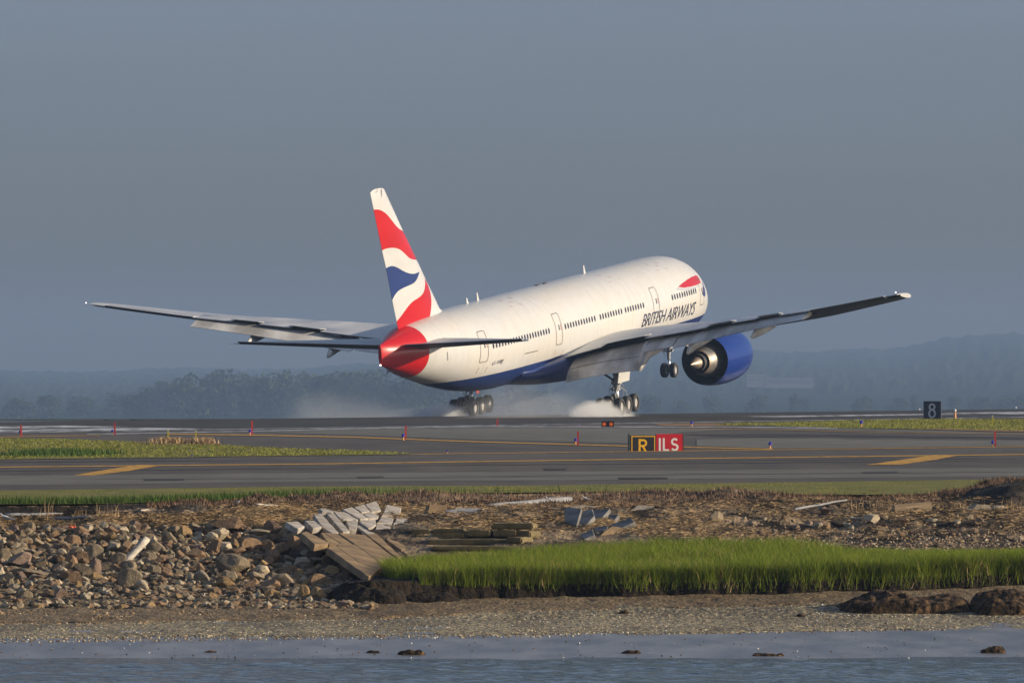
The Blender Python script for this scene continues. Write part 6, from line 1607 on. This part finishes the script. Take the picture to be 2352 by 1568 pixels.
# long pale building among the far trees
M['palewall'] = plain('pale_wall', (.38, .37, .35), .8); M['greyroof'] = plain('grey_roof', (.25, .24, .24), .8); M['darkglass'] = plain('dark_windows', (.05, .06, .08), .3)
for (u0, u1, v0, v1, d, lb) in [(1715, 1756, 861, 884, 7500, 'taller pale block at the left of the far white buildings'), (1758, 1868, 869, 886, 7600, 'long low pale building on the far hillside')]:
    x0, x1 = (u0 - 1176) / FPX * d, (u1 - 1176) / FPX * d; z0, z1 = CAM_H + (HOR - v1 - .8) * d / FPX, CAM_H + (HOR - v0 - .8) * d / FPX
    root = empty('pale_building', ((x0 + x1) / 2, d, z0)); L_ = (x1 - x0) / 2; h = z1 - z0
    mb = MB(); mb.box((0, 3, h / 2 - 1), (L_, 3, h / 2 + .8)); mb.build('wall', M['palewall'], root)
    mb = MB(); mb.loft([[Vector((sx_ * (L_ + .15), -.2, h - .2)), Vector((sx_ * (L_ + .15), 6.2, h - .2)), Vector((sx_ * (L_ + .15), 3, h + .35))] for sx_ in (-1, 1)]); mb.build('roof', M['greyroof'], root)
    nw = max(3, int(L_ * 2 / 1.6))
    for i in range(nw):
        mb = MB(); mb.box((-L_ + (i + .5) * 2 * L_ / nw, -.02, h * .5), (.3, .03, .35)); mb.build('window', M['darkglass'], root)
    tag(root, lb, 'building', 'far white buildings')

# ------------------------------------------------------------------ tyre smoke and haze
def smoke(name, lo, hi, dens, scale, thr, col=(.96, .98, 1.0), fall='low', seedv=0.0, soft=.35, stretch=(1, 1, 1)):
    mb = MB(); c = [(a + b) / 2 for a, b in zip(lo, hi)]; h = [(b - a) / 2 for a, b in zip(lo, hi)]
    m = bpy.data.materials.new(name + '_volume'); m.use_nodes = True; t = m.node_tree; L = t.links.new
    for nd in list(t.nodes):
        if nd.type == 'BSDF_PRINCIPLED': t.nodes.remove(nd)
    pv = t.nodes.new('ShaderNodeVolumePrincipled'); pv.inputs['Color'].default_value = (*col, 1); pv.inputs['Anisotropy'].default_value = 0.0
    tc = t.nodes.new('ShaderNodeTexCoord'); mp = t.nodes.new('ShaderNodeMapping'); mp.inputs['Location'].default_value = (seedv, seedv * 1.7, 0); mp.inputs['Scale'].default_value = stretch
    L(tc.outputs['Object'], mp.inputs[0])
    n = t.nodes.new('ShaderNodeTexNoise'); n.inputs['Scale'].default_value = scale; n.inputs['Detail'].default_value = 5; n.inputs['Roughness'].default_value = .6; n.inputs['Distortion'].default_value = .4; L(mp.outputs[0], n.inputs['Vector'])
    # ellipsoidal falloff from generated coordinates
    vm = t.nodes.new('ShaderNodeVectorMath'); vm.operation = 'SUBTRACT'; vm.inputs[1].default_value = (.5, .5, 0 if fall == 'low' else .5); L(tc.outputs['Generated'], vm.inputs[0])
    v2 = t.nodes.new('ShaderNodeVectorMath'); v2.operation = 'MULTIPLY'; v2.inputs[1].default_value = (2, 2, 1 if fall == 'low' else 2); L(vm.outputs[0], v2.inputs[0])
    ln = t.nodes.new('ShaderNodeVectorMath'); ln.operation = 'LENGTH'; L(v2.outputs[0], ln.inputs[0])
    fo_ = t.nodes.new('ShaderNodeMath'); fo_.operation = 'SUBTRACT'; fo_.inputs[0].default_value = 1.0; L(ln.outputs['Value'], fo_.inputs[1])
    ad = t.nodes.new('ShaderNodeMath'); ad.operation = 'MULTIPLY_ADD'; ad.inputs[1].default_value = 1.3; L(fo_.outputs[0], ad.inputs[0]); L(n.outputs['Fac'], ad.inputs[2])
    mr = t.nodes.new('ShaderNodeMapRange'); mr.inputs[1].default_value = thr; mr.inputs[2].default_value = thr + soft; mr.inputs[3].default_value = 0; mr.inputs[4].default_value = dens; mr.interpolation_type = 'SMOOTHSTEP'; L(ad.outputs[0], mr.inputs[0])
    # nothing at the very walls of the box
    ed = t.nodes.new('ShaderNodeMapRange'); ed.inputs[1].default_value = 0.0; ed.inputs[2].default_value = .45; L(fo_.outputs[0], ed.inputs[0])
    mu = t.nodes.new('ShaderNodeMath'); mu.operation = 'MULTIPLY'; L(mr.outputs[0], mu.inputs[0]); L(ed.outputs[0], mu.inputs[1]); L(mu.outputs[0], pv.inputs['Density'])
    L(pv.outputs[0], t.nodes['Material Output'].inputs['Volume'])
    mb.box((0, 0, 0), h); o = mb.build(name, m, loc=c); o['kind'] = 'stuff'; return o
def plume(name, lat, back, length, width, height, dens, scale, thr, seedv, soft=.35, stretch=(1, 1, 1), z0=-.2):
    # a plume lying along the runway behind a main gear; lat = side of the gear, back = distance of its middle behind the wheels
    x, y = along(-back, lat)
    o = smoke(name, (-width / 2, -length / 2, z0), (width / 2, length / 2, height), dens, scale, thr, seedv=seedv, soft=soft, stretch=stretch)
    o.location = (x, y, (z0 + height) / 2); o.rotation_euler = (0, 0, -YAW); return o
plume('tyre_smoke', 5.5, 3.5, 17, 4.6, 1.6, 1.5, 1.3, .86, 1.0)
plume('tyre_smoke', -5.5, 5.5, 13, 4.0, 1.3, 1.2, 1.3, .86, 5.0)
plume('smoke_trail', 5.3, 17, 34, 5.0, 3.2, .04, .45, .62, 9.0, .5, (1, .6, 1))
plume('smoke_trail', -5.3, 20, 38, 6.0, 4.8, .045, .45, .60, 13.0, .5, (1, .6, 1))
# haze
mh = bpy.data.materials.new('haze_air'); mh.use_nodes = True; t = mh.node_tree
for nd in list(t.nodes):
    if nd.type == 'BSDF_PRINCIPLED': t.nodes.remove(nd)
pv = t.nodes.new('ShaderNodeVolumePrincipled'); pv.inputs['Color'].default_value = (.28, .40, .61, 1); pv.inputs['Density'].default_value = 1.25e-4
t.links.new(pv.outputs[0], t.nodes['Material Output'].inputs['Volume'])
mb = MB(); mb.box((0, 7200, 41), (2600, 7600, 67)); o = mb.build('haze', mh); o['kind'] = 'stuff'
